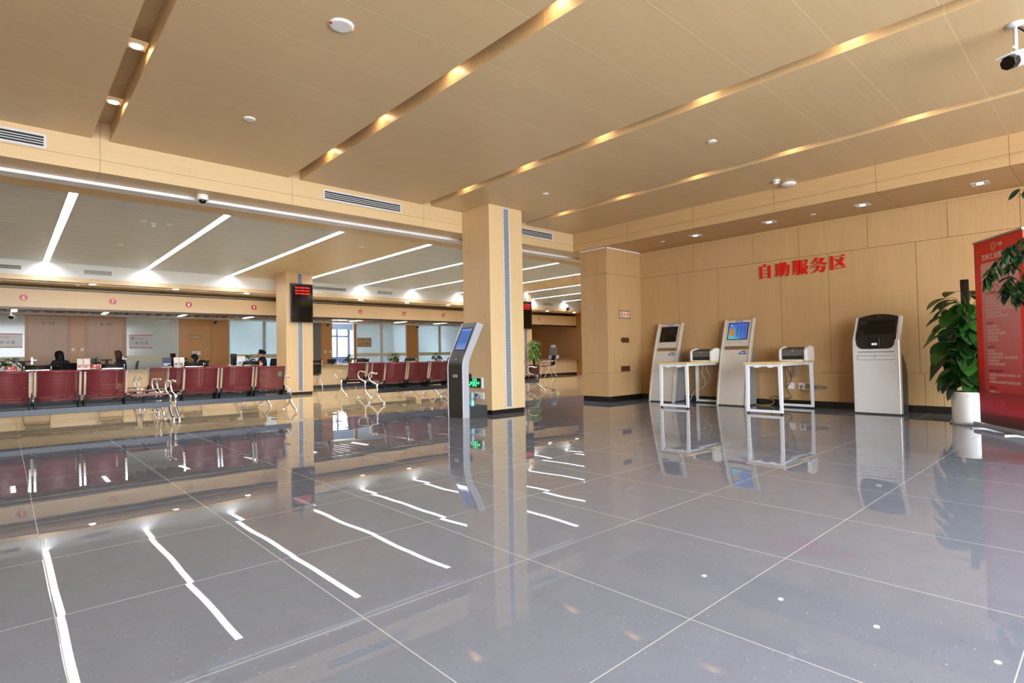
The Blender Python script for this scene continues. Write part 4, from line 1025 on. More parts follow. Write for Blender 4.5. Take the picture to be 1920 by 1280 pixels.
# ------------------------------------------------------------------ plants
def leaf(mb, base, d, n, L, W, fold=.25, droop=.35, heart=True, seg=5):
    """one leaf: base point, direction, face normal, length, width"""
    d = Vector(d).normalized(); n = Vector(n); n = (n-d*n.dot(d)).normalized(); s = d.cross(n)
    rows = []
    for k in range(seg+1):
        t = k/seg
        w = W*.5*((math.sin(PI*min(1, (t*.93+.07)))**.75)*(1.15-.35*t) if heart else math.sin(PI*min(.999, max(.02, t)))**.8)
        c = Vector(base)+d*(L*t)-Vector((0, 0, 1))*(droop*L*t*t)
        e = n*(fold*w)
        rows.append([c-s*w+e, c, c+s*w+e])
    mb.sheet(rows)
def cone(a, b): return Vector((math.cos(a)*math.cos(b), math.sin(a)*math.cos(b), math.sin(b)))
o = thing('pothos_plant', 'tall broad-leaved pothos on a black moss pole in a white pot beside the banner', 'plant', (8.50, 1.225, 0))
MB().lathe([(.165, 0), (.175, .012), (.182, .05), (.187, .36), (.19, .385), (.172, .385), (.168, .36)], 36).build('pot', POTW, o)
MB().lathe([(.20, 0), (.21, .012), (.20, .03), (.18, .03)], 32).build('saucer', mat('grey_saucer', (176, 178, 182), .4), o)
MB().lathe([(.166, .35), (.02, .362)], 24).build('soil', SOIL, o)
MB().tube([(0, 0, .34), (-.01, .01, 1.0), (-.015, .015, 1.72)], .042, 14).build('moss_pole', BLACK, o)
rnd = random.Random(3)
fm = MB(); sm_ = MB()
for k in range(78):
    z = .46+1.02*(k/77)+rnd.uniform(-.04, .04)
    a = k*2.4+rnd.uniform(-.5, .5)
    reach = (.10+.20*math.sin(PI*min(1, max(0.05, (1.58-z)/1.25)))**.7)*rnd.uniform(.75, 1.15)
    b0 = Vector((.04*math.cos(a), .04*math.sin(a), z)); tip = b0+Vector((reach*.75*math.cos(a), reach*.75*math.sin(a), .06+rnd.uniform(-.03, .05)))
    sm_.tube(smooth_path([b0, (b0+tip)/2+Vector((0, 0, .05)), tip], 3), .0032, 5)
    L = rnd.uniform(.19, .29)*(1 if z < 1.25 else .85); W = L*.95
    pitch = -1.0+.65*(z-.4) + rnd.uniform(-.25, .25)
    end = tip+cone(a, pitch)*L                # keep clear of the banner's cloth
    rel = Vector((8.5+end.x-8.2, 1.225+end.y-1.1, 0)); t_ = rel.dot(Vector((-.816, -.578, 0))); s_ = rel.dot(Vector((-.578, .816, 0)))
    if t_ > -.09 and s_ > -.13: continue
    leaf(fm, tip, cone(a+rnd.uniform(-.4, .4), pitch), cone(a, pitch+PI/2), L, W, .22, .28)
for k in range(46):                      # young leaves hugging the pole
    z = .5+.95*k/45; a = PI+.5*math.sin(k*2.1)+rnd.uniform(-1.0, .75)
    tip = Vector((.085*math.cos(a), .085*math.sin(a), z+rnd.uniform(-.03, .03))); sm_.tube([(0, 0, z-.03), tip], .003, 4)
    L = rnd.uniform(.15, .24); leaf(fm, tip, cone(a+rnd.uniform(-.7, .5), rnd.uniform(-1.25, -.7)), cone(a, .35), L, L*.9, .15, .12)
for k in range(5):
    a = -2.2+k*1.1; leaf(fm, (.16*math.cos(a), .16*math.sin(a), .47), cone(a, -1.15), cone(a, .4), .2, .16, .2, .1)
for a, z in ((2.4, 1.42), (3.6, 1.5), (1.2, 1.46), (5, 1.45)):
    b0 = Vector((0, 0, z-.1)); tip = b0+Vector((.13*math.cos(a), .13*math.sin(a), .12)); sm_.tube([b0, tip], .005, 5)
    leaf(fm, tip, cone(a, .1), cone(a, 1.6), .2, .12, .3, .3)
fm.build('foliage', LEAF, o, fix=False); sm_.build('stems', STEM, o)
# tall weeping fig standing just outside the right edge; only its outer sprays reach into view
o = thing('fig_tree', 'leafy weeping fig whose sprays reach in at the right edge before the banner', 'tree', (5.95, -.02, 0))
MB().lathe([(.17, 0), (.19, .02), (.21, .38), (.225, .40), (.2, .4), (.19, .36)], 28).build('pot', POTW, o)
MB().lathe([(.19, .35), (.02, .36)], 20).build('soil', SOIL, o)
q = MB(); fm = MB()
q.tube(smooth_path([(0, 0, .34), (.02, .0, .9), (-.01, .03, 1.5), (.0, .02, 2.0), (.02, 0, 2.35)], 5), [.026]*8+[.02]*6+[.012]*7, 8)
rnd = random.Random(11)
def spray(p, droop_to, n):
    path = smooth_path(p, 6); q.tube(path, [.009*(1-.75*i/len(path)) for i in range(len(path))], 5)
    for i in range(2, len(path)):
        for j in range(n):
            b = Vector(path[i])+Vector((rnd.uniform(-.02, .02), rnd.uniform(-.02, .02), rnd.uniform(-.02, .02)))
            a = rnd.uniform(0, 2*PI); pt = rnd.uniform(-1.3, -.3)
            leaf(fm, b, cone(a, pt), cone(a+rnd.uniform(-.6, .6), pt+PI/2), rnd.uniform(.055, .085), rnd.uniform(.028, .042), .25, .25, False, 4)
spray([(0, .02, 1.55), (.0, .25, 1.80), (.02, .48, 1.78), (.03, .62, 1.68), (.05, .72, 1.52), (.05, .755, 1.44)], 0, 4)
spray([(0, .02, 1.5), (.05, .3, 1.72), (.08, .5, 1.70), (.1, .6, 1.58), (.1, .63, 1.42), (.1, .64, 1.36)], 0, 4)
spray([(0, .02, 1.4), (-.05, .25, 1.58), (-.04, .45, 1.52), (-.03, .54, 1.40), (-.02, .57, 1.28)], 0, 4)
spray([(0, .02, 2.0), (.0, .25, 2.22), (.02, .42, 2.2), (.03, .50, 2.14)], 0, 2)
leaf(fm, (5.95-5.95, .52, 2.16), (0, .8, -.55), (-1, 0, .2), .09, .04, .2, .3, False, 5)
for k in range(14):
    a = 2.6+k*.33; h = 1.1+.08*k
    spray([(0, .02, h), (.22*math.cos(a), .22*math.sin(a), h+.25), (.42*math.cos(a), .42*math.sin(a), h+.22), (.52*math.cos(a), .52*math.sin(a), h+.05)], 0, 3)
q.build('branches', BARK, o); fm.build('foliage', LEAFD, o, fix=False)
# roll-up banner
yaw = math.atan2(-.578, -.816)
o = thing('roll_up_banner', 'red roll-up banner with a pink text panel and skyline, at the right edge', 'banner', (8.20, 1.10, 0), yaw)
m, nt, b = nodes('banner_print')
tc = nt.nodes.new('ShaderNodeTexCoord'); sp = nt.nodes.new('ShaderNodeSeparateXYZ'); nt.links.new(tc.outputs['Object'], sp.inputs[0])
rp = nt.nodes.new('ShaderNodeValToRGB'); z = math_node(nt, 'DIVIDE', sp.outputs[2], 2.1); nt.links.new(z, rp.inputs[0])
el = rp.color_ramp.elements; el[0].position = .03; el[0].color = (*lin((92, 12, 14)), 1); el[1].position = 1; el[1].color = (*lin((226, 40, 16)), 1)
for p, c_ in ((.075, (120, 12, 16)), (.105, (236, 34, 24)), (.14, (206, 26, 40)), (.20, (160, 18, 20)), (.35, (240, 44, 26)), (.75, (255, 58, 36))):
    e = el.new(p); e.color = (*lin(c_), 1)
nt.links.new(rp.outputs[0], b.inputs['Base Color']); b.inputs['Roughness'].default_value = .45
cl = MB().box(.0, .82, -.002, .0, .07, 2.09).build('canvas', m, o)
m2, nt, b = nodes('banner_panel')
tc = nt.nodes.new('ShaderNodeTexCoord'); sp = nt.nodes.new('ShaderNodeSeparateXYZ'); nt.links.new(tc.outputs['Object'], sp.inputs[0])
t = nt.nodes.new('ShaderNodeMapRange'); t.inputs['From Min'].default_value = .42; t.inputs['From Max'].default_value = 1.84; nt.links.new(sp.outputs[2], t.inputs['Value'])
nt.links.new(mixc(nt, t.outputs[0], lin((206, 44, 44)), lin((244, 184, 190))), b.inputs['Base Color']); b.inputs['Roughness'].default_value = .5
def rrect(x0, x1, z0, z1, r_):
    out = []
    for cx_, cz, a0 in ((x1-r_, z1-r_, 0), (x0+r_, z1-r_, 90), (x0+r_, z0+r_, 180), (x1-r_, z0+r_, 270)):
        out += [(cx_+r_*math.cos(math.radians(a0+a)), cz+r_*math.sin(math.radians(a0+a))) for a in (0, 30, 60, 90)]
    return out
MB().prism(rrect(.115, .74, .42, 1.84, .03), 1, -.0032, -.0018).build('text_panel', m2, cl)
MB().text('苏州工业园区', .072, (.135, -.0035, 1.875), depth=.001, align='LEFT', bold=.0005).build('headline', WHITET, cl)
q = MB()
ring = [(.35+.045*math.cos(a*PI/12), 2.0+.045*math.sin(a*PI/12)) for a in range(24)]
for k in range(24):
    a, b2 = k*PI/12, (k+1)*PI/12
    for r0, r1 in ((.034, .046), (.016, .026)):
        if r0 < .02 and 3 < k < 8: continue
        q.face([(.35+r0*math.cos(a), -.0035, 2.0+r0*math.sin(a)), (.35+r1*math.cos(a), -.0035, 2.0+r1*math.sin(a)), (.35+r1*math.cos(b2), -.0035, 2.0+r1*math.sin(b2)), (.35+r0*math.cos(b2), -.0035, 2.0+r0*math.sin(b2))])
q.build('emblem', mat('gold_print', (236, 160, 120), .5), cl)
MB().text('HR', .06, (.42, -.0035, 1.99), depth=.001, align='LEFT').build('emblem_lettering', WHITET, cl)
DK = mat('dark_red_print', (140, 22, 26), .5); PK = mat('pale_pink_print', (246, 222, 214), .5)
heads = MB(); lines = MB()
def tl(mb, s, zpx, size=.032): mb.text(s, size, (.185, -.0038, (797-zpx)/163.-.012), depth=.0006, align='LEFT')
for s, zp in (('人力资源服务', 552), ('就业服务', 606), ('技能培训', 649), ('小微企业招用补贴', 691), ('咨询电话', 721)): tl(heads, s, zp)
for s, zp in (('就业登记', 558.5), ('失业登记服务', 564.5), ('就业创业证办理', 570), ('高校毕业生就业服务补贴申请', 576), ('就业困难人员认定与服务补贴', 582), ('灵活就业社保补贴', 588), ('用人单位招聘备案登记服务', 594), ('职业介绍服务', 612), ('职业指导与咨询', 618.5), ('创业培训补贴申请服务', 624.5), ('创业担保贷款', 631), ('创业补贴申请', 637), ('职业培训', 655), ('职业技能培训补贴', 661), ('职业技能提升补贴（职工技能等级）', 667), ('技能鉴定补贴', 673), ('新型学徒制培训补贴', 679), ('小微制造企业招用新生代劳动力（限', 698), ('社保补贴', 704), ('小微制造企业招用新生代劳动力社保', 710.5), ('62888222—3', 728)): tl(lines, s, zp)
heads.build('section_headings', DK, cl); lines.build('body_text', PK, cl)
q = MB(); x = .015; rnd = random.Random(5)
sky = [(.05, .24), (.05, .29), (.03, .32), (.035, .30), (.03, .325), (.025, .27), (.05, .29), (.02, .25), (.045, .325), (.02, .26), (.03, .34), (.012, .335), (.03, .34), (.06, .25), (.05, .24), (.06, .255), (.06, .23), (.05, .24), (.08, .235)]
for w_, h_ in sky:
    if x+w_ < .81: q.box(x, x+w_, -.0031, -.0021, .19, h_)
    x += w_
q.build('skyline', mat('magenta_print', (212, 44, 84), .5), cl)
MB().box(-.02, .84, -.07, .05, .012, .07).build('base_cassette', ALU, o, bevel=.012)
for x in (.12, .68): MB().box(x-.02, x+.02, -.16, .14, 0, .012).build('foot', ALU, o)
MB().box(-.005, .825, -.012, .012, 2.085, 2.105).build('top_rail', ALU, o)
MB().tube([(.41, .02, .06), (.41, .02, 2.09)], .008, 8).build('support_pole', ALU, o)
# ------------------------------------------------------------------ things on and behind the counter
CT = .735
def monitor(label, x, y, rot=0., h=.36, w=.5, lift=.08, thin=False):
    r = thing('computer_monitor', label, 'monitor', (x, y, CT), rot)
    MB().box(-w/2, w/2, -.02, .02, lift, lift+h).build('screen_housing', BLACK, r, bevel=.006)
    MB().box(-w/2+.02, w/2-.02, .02, .022, lift+.02, lift+h-.02).build('screen', SCREEN, r)
    MB().box(-.03, .03, -.045, -.02, 0.01, lift+h*.5).build('stand_neck', BLACK, r)
    MB().lathe([(.1, 0), (.1, .008), (.04, .014)], 20).build('stand_base', BLACK, r)
    return r
def brochure_stand(label, x, n=2, w=.12, h=.30, face=(226, 218, 204), accent=(186, 60, 48), lean=.2):
    r = thing('brochure_stand', label, 'stand', (x, 17.02, CT))
    acr = mat('clear_acrylic', (226, 230, 230), .1)
    for k in range(n):
        cx = (k-(n-1)/2)*(w+.012)
        c_ = MB().hexa([(cx-w/2, -.01, .01), (cx+w/2, -.01, .01), (cx+w/2, .0, .01), (cx-w/2, .0, .01), (cx-w/2, h*lean-.01, h), (cx+w/2, h*lean-.01, h), (cx+w/2, h*lean, h), (cx-w/2, h*lean, h)]).build('leaflet', mat('leaflet_%d_%d_%d' % face, face, .5), r)
        q = MB()
        for z, ww in ((h*.42, .8), (h*.3, .5)): y = z*lean-.0125; q.hexa([(cx-w*.4, y, z), (cx-w*.4+w*ww, y, z), (cx-w*.4+w*ww, y+.004, z), (cx-w*.4, y+.004, z), (cx-w*.4, y+.004, z+.022), (cx-w*.4+w*ww, y+.004, z+.022), (cx-w*.4+w*ww, y+.008, z+.022), (cx-w*.4, y+.008, z+.022)])
        q.build('print', mat('print_%d_%d_%d' % accent, accent, .5), c_)
    W = n*(w+.012)
    MB().box(-W/2, W/2, -.018, -.012, 0, .06).build('holder_lip', acr, r)
    MB().box(-W/2, W/2, -.018, .09, 0, .006).build('holder_base', acr, r)
    return r
def table_sign(label, x, w, h, rows, m=RED):
    r = thing('table_sign', label, 'sign', (x, 16.98, CT))
    MB().hexa([(-w/2, -.01, 0), (w/2, -.01, 0), (w/2, -.002, 0), (-w/2, -.002, 0), (-w/2, .03, h), (w/2, .03, h), (w/2, .038, h), (-w/2, .038, h)]).build('face', m, r)
    q = MB()
    for i, t in enumerate(rows):
        z = h*(.62-.42*i); q.text(t, h*.3, (0, -.012+.04*z/h, z), depth=.002, bold=.002)
    q.build('lettering', WHITET, r)
    MB().hexa([(-w/2, .06, 0), (w/2, .06, 0), (w/2, .066, 0), (-w/2, .066, 0), (-w/2, .03, h), (w/2, .03, h), (w/2, .036, h), (-w/2, .036, h)]).build('back_leg', m, r)
    return r
def desk_plant(label, x, y, w, h, pot=None, seed=1, z0=CT, leaves=46, L=.10):
    r = thing('desk_plant', label, 'plant', (x, y, z0))
    ph = .10
    MB().lathe([(.05, 0), (.06, .01), (.07, ph), (.062, ph), (.06, ph-.02)], 20).build('pot', pot or POTR, r)
    MB().lathe([(.06, ph-.02), (.01, ph-.015)], 14).build('soil', SOIL, r)
    rn = random.Random(seed); f_ = MB(); s_ = MB()
    for k in range(leaves):
        a = k*2.4+rn.uniform(-.4, .4); el = rn.uniform(-.15, 1.35)
        rr = rn.uniform(.6, 1.)
        tip = Vector((w*.5*math.cos(a)*math.cos(el)*rr, .6*w*.5*math.sin(a)*math.cos(el)*rr, ph+(h-ph-.03)*(.25+.75*math.sin(max(el, -.2))*rr)))
        if k % 3 == 0: s_.tube(smooth_path([(0, 0, ph-.01), tip*.5+Vector((0, 0, .06)), tip], 3), .003, 4)
        leaf(f_, tip, cone(a, el-.6), cone(a, el+.9), L*rn.uniform(.8, 1.25), L*.62, .2, .35, True, 4)
    f_.build('foliage', LEAFS, r, fix=False); s_.build('stems', STEM, r)
    return r
desk_plant('leafy desk plant on the counter at the left frame edge under disc 6', .10, 17.2, .52, .37, mat('dark_pot', (50, 44, 40), .5), 1, leaves=70, L=.11)
table_sign('red table sign before the plant at the left frame edge', .115, .20, .15, ('温 馨', '服务窗口'))
o = thing('acrylic_panel', 'narrow pale upright panel on the counter right of the leftmost red sign', 'panel', (.245, 17.1, CT))
MB().box(-.022, .022, -.004, .004, 0, .22).build('panel', CREAM, o); MB().box(-.04, .04, -.04, .04, 0, .008).build('base', CREAM, o)
monitor('dark computer monitor seen edge-on behind the leftmost plant', .33, 17.55, .25, .03, .30, .24)
monitor('dark computer monitor behind the twin leaflets under disc 7', 1.70, 17.55, 0, .30, .13, .05)
brochure_stand('twin white leaflet stand on the counter between the two women at left', 1.43)
table_sign('red table sign before the plant under number disc 7', 1.675, .2, .165, ('温 馨', '服务窗口'))
desk_plant('low leafy desk plant behind the red sign under number disc 7', 1.65, 17.25, .3, .33, seed=2)
monitor('dark computer monitor tilted edge-on left of the woman in navy', 1.93, 17.5, .2, .03, .24, .25)
brochure_stand('dark blue and white brochure stand left of the twin leaflets under disc 8', 3.18, 1, .2, .30, (44, 56, 82), (222, 220, 214), .12)
monitor('black monitor back between the blue brochure and the twin leaflets', 3.44, 17.65, .5, .36, .14, .06)
brochure_stand('twin white leaflet stand on the counter under number disc 8', 3.47, 2, .12, .30, (230, 226, 218), (120, 90, 96))
desk_plant('small leafy desk plant before the bending woman under disc 8', 3.68, 17.25, .24, .31, seed=3, leaves=30)
def phone(label, x, y=17.15):
    r = thing('desk_phone', label, 'telephone', (x, y, CT))
    IV = mat('ivory_phone', (222, 214, 196), .4)
    MB().prism([(-.1, 0), (.1, 0), (.1, .03), (-.06, .07), (-.1, .06)], 1, -.09, .09).build('body', IV, r, bevel=.006)
    MB().tube(smooth_path([(-.06, -.08, .085), (-.06, 0, .1), (-.06, .08, .085)], 4), .018, 8).build('handset', IV, r)
    MB().box(.0, .07, -.04, .04, .045, .052).build('keypad', DGREY, r)
phone('ivory telephone on the counter left of the leaning calendar under disc 9', 4.80)
brochure_stand('white leaning calendar with blue and orange dots under number disc 9', 5.03, 1, .21, .31, (236, 236, 232), (90, 140, 210), .15)
monitor('dark computer monitor behind the leaning calendar under disc 9', 4.98, 17.6, 0, .34, .16, .05)
desk_plant('bushy desk plant left of the woman under number disc 9', 5.28, 17.25, .36, .36, seed=4, leaves=60)
o = thing('red_box', 'small upright red box on the counter right of the woman under disc 9', 'box', (5.595, 17.1, CT))
MB().box(-.035, .035, -.03, .03, 0, .165).build('body', RED, o, bevel=.004); MB().box(-.03, .03, -.032, -.03, .05, .10).build('label_patch', WHITET, o)
phone('ivory telephone on the counter in front of the bright open doorway', 8.05, 17.2)
monitor('dark monitor behind the telephone in front of the bright doorway', 8.02, 17.65, 0, .14, .30, .04)
desk_plant('leafy plant in a terracotta pot at the right edge of the bright doorway', 8.42, 17.2, .36, .36, POTR, 5, leaves=60)
o = thing('red_cup', 'red paper cup on the counter right of the doorway plant', 'cup', (8.63, 17.1, CT))
MB().lathe([(.03, 0), (.042, .11), (.045, .115), (.036, .11), (.028, .01)], 18).build('cup', mat('orange_red', (226, 60, 24), .4), o); MB().lathe([(.037, .05), (.0395, .07)], 18).build('band', WHITET, o)
o = monitor('flat dark monitor on the counter left of disc 12 chairs', 8.95, 17.6, 0, .05, .5, .14)
desk_plant('leafy plant in a terracotta pot before the middle blue glass panes', 10.1, 17.2, .50, .36, POTR, 6, leaves=70)
desk_plant('leafy plant in a terracotta pot left of the nearest column', 11.9, 17.2, .40, .36, POTR, 7, leaves=60)
monitor('black monitor back on the counter right of the middle terracotta pot', 10.42, 17.55, .3, .16, .16, .02)
monitor('black monitor on the far counter beside the water dispenser', 17.25, 17.4, 0, .33, .46, .06)
o = thing('water_dispenser', 'grey water dispenser with bottle standing on the far counter', 'water dispenser', (18.5, 17.45, CT))
MB().box(-.2, .22, -.14, .14, 0, .16).build('base', CREAM, o, bevel=.01)
MB().box(-.16, .12, -.12, .12, .16, .5).build('cabinet', KSIDE, o, bevel=.02)
MB().lathe([(.10, .5), (.13, .53), (.13, .60), (.10, .63), (.02, .64)], 20, (-.02, 0, 0)).build('bottle', mat('clear_blue_plastic', (206, 216, 220), .15), o)
q = MB(); q.box(-.08, -.05, -.14, -.12, .40, .44); q.box(.0, .03, -.14, -.12, .40, .44); q.build('taps', BLACK, o)
# tall floor plant beside the far column
o = thing('floor_plant', 'tall leafy floor plant beside the far display column, seen past the nearest column', 'plant', (13.88, 14.05, 0))
MB().lathe([(.16, 0), (.17, .02), (.2, .55), (.215, .58), (.19, .58), (.18, .54)], 26).build('pot', mat('dark_brown_pot', (66, 40, 30), .5), o)
MB().lathe([(.18, .52), (.02, .53)], 18).build('soil', SOIL, o)
MB().tube([(0, 0, .5), (.0, .0, 1.5)], .04, 10).build('moss_pole', mat('brown_pole', (84, 46, 30), .8), o); 
rn = random.Random(9); f_ = MB(); s_ = MB()
for k in range(70):
    z = .72+.68*k/69; a = k*2.4; rr = rn.uniform(.05, .15)
    tip = Vector((rr*math.cos(a), rr*math.sin(a), z+.06)); s_.tube([(0, 0, z-.05), tip], .004, 4)
    leaf(f_, tip, cone(a, -.5+rn.uniform(-.2, .3)), cone(a, 1.), rn.uniform(.16, .23), .09, .2, .35, False, 4)
f_.build('foliage', leafmat('floor_plant_leaf', (60, 104, 30), (116, 156, 60)), o, fix=False); s_.build('stems', STEM, o)
# tree outside the exterior door
o = thing('outdoor_tree', 'sparse leafy tree outdoors, seen through the bright exterior door', 'tree', (14.6, 29.5, 0))
q = MB().tube([(0, 0, 0), (.1, 0, 1.2), (.0, .1, 2.6), (.2, 0, 4)], [.09, .07, .05, .02], 8)
f_ = MB(); rn = random.Random(4)
for k in range(1500):
    a = rn.uniform(0, 2*PI); r_ = rn.uniform(.1, 1.5)**.9; z = rn.uniform(.9, 4.2)
    leaf(f_, (r_*math.cos(a), r_*math.sin(a), z), cone(rn.uniform(0, 6.3), rn.uniform(-1, .6)), cone(rn.uniform(0, 6.3), 1), rn.uniform(.06, .1), .045, .1, .2, False, 3)
q.build('trunk', BARK, o); f_.build('foliage', LEAFD, o, fix=False)

# ------------------------------------------------------------------ staff at the counter
def office_chair(label, loc, rot, h=.96):
    r = thing('office_chair', label, 'chair', loc, rot, 'staff chairs behind the counter')
    MB().prism([(-.30, .56), (-.33, h-.05), (-.345, h), (-.315, h), (-.28, .8), (-.255, .56)], 1, -.22, .22).build('backrest', BLACK, r, bevel=.015)
    MB().box(-.24, .25, -.24, .24, .45, .52).build('seat', BLACK, r, bevel=.02)
    MB().tube([(-.1, 0, .44), (-.26, 0, .46), (-.31, 0, .62)], .02, 8).build('back_bar', BLACK, r)
    MB().tube([(0, 0, .12), (0, 0, .46)], .03, 10).build('gas_column', CHROME, r)
    for k in range(5):
        a = k*2*PI/5
        b_ = MB().tube([(0, 0, .12), (.28*math.cos(a), .28*math.sin(a), .07)], [.03, .018], 8).build('base_arm', BLACK, r)
        MB().ball((.29*math.cos(a), .29*math.sin(a), .03), .03, 10, 1, .7, 1).build('caster', BLACK, b_)
    for s in (-1, 1):
        MB().tube(smooth_path([(-.05, s*.24, .47), (-.06, s*.28, .6), (-.04, s*.28, .68), (.16, s*.28, .68)], 4), .016, 8).build('armrest', BLACK, r)
    return r
def skinned(name, verts, edges, radii, m, parent, lv=2):
    me = bpy.data.meshes.new('sk'); me.from_pydata([Vector(v) for v in verts], edges, []); me.update()
    o = bpy.data.objects.new('sk', me); COL.objects.link(o)
    o.modifiers.new('skin', 'SKIN'); sd = o.modifiers.new('sub', 'SUBSURF'); sd.levels = lv; sd.render_levels = lv
    for i, v in enumerate(me.skin_vertices[0].data):
        r = radii[i]; v.radius = r if isinstance(r, tuple) else (r, r); v.use_root = (i == 0)
    dg = bpy.context.evaluated_depsgraph_get()
    out = bpy.data.meshes.new_from_object(o.evaluated_get(dg))
    bpy.data.objects.remove(o); bpy.data.meshes.remove(me)
    for p in out.polygons: p.use_smooth = True
    out.materials.clear(); out.materials.append(m); out.name = name
    ob = bpy.data.objects.new(name, out); COL.objects.link(ob); ob.parent = parent
    return ob
def woman(label, loc, rot, lean=.08, nod=.1, hair=HAIRB, style='long', cloth=SUIT, collar=False, reach=.36):
    """seated, local +x is where she faces; pelvis above the chair seat"""
    r = thing('person', label, 'person', loc, rot, 'staff seated behind the counter')
    def S(d, y, z):                      # point along the leaning spine
        return Vector((-.06+d+math.sin(lean)*(z-.55), y, .55+math.cos(lean)*(z-.55)))
    V = []; E = []; Rr = []
    def add(p, rad, to=None):
        V.append(Vector(p)); Rr.append(rad)
        if to is not None: E.append((to, len(V)-1))
        return len(V)-1
    pel = add(S(0, 0, .56), (.125, .15)); wa = add(S(.01, 0, .70), (.095, .115), pel); ch = add(S(.01, 0, .86), (.10, .14), wa); nb = add(S(0, 0, .965), (.055, .075), ch)
    nk = add(S(.015, 0, 1.02), .046, nb)
    hb = S(.03, 0, 1.05); hd_ = Vector((math.sin(lean+nod), 0, math.cos(lean+nod))); hf = Vector((math.cos(lean+nod), 0, -math.sin(lean+nod)))
    j = add(hb+hf*.015+hd_*.01, .062, nk); f1 = add(hb+hf*.022+hd_*.075, (.078, .074), j); f2 = add(hb+hf*.008+hd_*.14, (.08, .07), f1); add(hb+hf*.0+hd_*.185, .045, f2)
    ns = add(hb+hf*.098+hd_*.068, .013, f1)
    hands = []
    for s in (-1, 1):
        sh = add(S(.0, s*.165, .935), .052, nb); el = add(S(.10, s*.215, .70), .041, sh)
        wr = add((.10+reach-.02, s*.12, .785), .026, el); pm = add((.10+reach+.05, s*.105, .785), (.034, .016), wr)
        for k in range(4):
            y = s*.105+(k-1.5)*.017; L = (.062, .074, .068, .054)[k if s > 0 else 3-k]
            a = add((.10+reach+.085, y, .783), .0085, pm); add((.10+reach+.085+L, y+(k-1.5)*.004, .768), .007, a)
        t = add((.10+reach+.045, s*.065, .776), .010, pm); add((.10+reach+.08, s*.05, .766), .008, t)
        hp = add((.02, s*.09, .55), .085, pel); kn = add((.40, s*.10, .53), .058, hp); an = add((.40, s*.10, .10), .038, kn); add((.52, s*.10, .04), .036, an)
    skinned('body', V, E, Rr, SKIN, r)
    # jacket: torso and sleeves, a little larger than the body
    V2 = []; E2 = []; R2 = []
    def ad(p, rad, to=None):
        V2.append(Vector(p)); R2.append(rad)
        if to is not None: E2.append((to, len(V2)-1))
        return len(V2)-1
    a = ad(S(0, 0, .54), (.15, .18)); b_ = ad(S(.01, 0, .70), (.115, .14), a); c_ = ad(S(.0, 0, .86), (.128, .168), b_); d_ = ad(S(-.008, 0, .975), (.088, .115), c_); ad(S(-.005, 0, 1.02), (.052, .056), d_)
    for s in (-1, 1):
        sh = ad(S(0, s*.17, .94), .066, d_); el = ad(S(.10, s*.22, .70), .055, sh); ad((.10+reach-.03, s*.122, .785), .038, el)
    skinned('jacket', V2, E2, R2, cloth, r)
    V3 = [(-.02, 0, .56)]; E3 = []; R3 = [(.15, .16)]
    for s in (-1, 1):
        V3 += [(.03, s*.09, .55), (.40, s*.10, .53), (.40, s*.10, .14)]; i = len(V3)-3; E3 += [(0, i), (i, i+1), (i+1, i+2)]; R3 += [.097, .07, .052]
    skinned('trousers', V3, E3, R3, cloth, r)
    if collar:
        q = MB(); c0 = S(.03, 0, .995)
        for s in (-1, 1): q.hexa([c0+Vector(v) for v in ((.05, s*.0, -.08), (.06, s*.05, -.02), (.0, s*.07, .02), (-.02, s*.05, .02), (.06, 0, -.07), (.075, s*.055, -.015), (.01, s*.075, .03), (-.01, s*.05, .03))])
        q.build('collar', WHITET, r)
    # hair: cap that leaves the face free, falling to the neck or over the shoulders
    q = MB(); top = hb+hd_*.105
    rows = []
    n = 22
    for i in range(11):
        ph = PI*.5-PI*.80*i/10 if style != 'up' else PI*.5-PI*.62*i/10
        row = []
        for k in range(n+1):
            th = math.radians(52)+math.radians(256)*k/n if i > 2 else 2*PI*k/n
            rx, ry, rz = .102, .090, .105
            fall = 0
            p = hf*(rx*math.cos(th)*max(.0, math.cos(ph))**.6)+Vector((0, 1, 0))*(ry*math.sin(th)*max(.0, math.cos(ph))**.6)+hd_*(rz*math.sin(ph))
            if ph < 0:
                dn = {'long': .24, 'bob': .115, 'up': .05}[style]*(-ph/(PI*.3))
                p = hf*(rx*math.cos(th)*.96-.01)+Vector((0, 1, 0))*(ry*math.sin(th)*.98)-hd_*.02-Vector((0, 0, dn))-hf*(.02 if style == 'long' else 0)*(-ph)
            row.append(top+p)
        rows.append(row)
    q.sheet(rows)
    if style == 'up': q.ball(top-hf*.10+hd_*.0, .045, 12)
    hr = q.build('hair', hair, r, fix=False); so = hr.modifiers.new('thick', 'SOLIDIFY'); so.thickness = .014; so.offset = 1
    # eyes, brows and mouth
    for s in (-1, 1): MB().ball(hb+hf*.088+hd_*.095+Vector((0, s*.03, 0)), .010, 8, .5, 1.2, .7).build('eye', BLACKT, r)
    MB().ball(hb+hf*.082+hd_*.03, .014, 8, .4, 1.5, .45).build('mouth', mat('lips', (176, 84, 76), .5), r)
    for s in (-1, 1): MB().ball(hb-hf*.005+hd_*.08+Vector((0, s*.082, 0)), .02, 8, .6, .3, 1).build('ear', SKIN, r)
    return r
woman('woman with long black hair in black, back half turned, below door sign B-106', (1.05, 18.25, 0), math.radians(122), .05, .2, HAIRB, 'long', SUIT)
woman('woman with brown bob in navy jacket and white collar facing left, below B-107', (2.30, 18.4, 0), math.radians(176), .06, .12, HAIRN, 'bob', NAVY, True)
woman('woman in black bending forward and facing left under number disc 8', (4.48, 18.4, 0), math.radians(178), .62, .15, HAIRB, 'bob', SUIT, reach=.5)
woman('woman in black with tied-back dark hair facing left under number disc 9', (5.98, 18.35, 0), math.radians(170), .02, .0, HAIRB, 'up', SUIT)
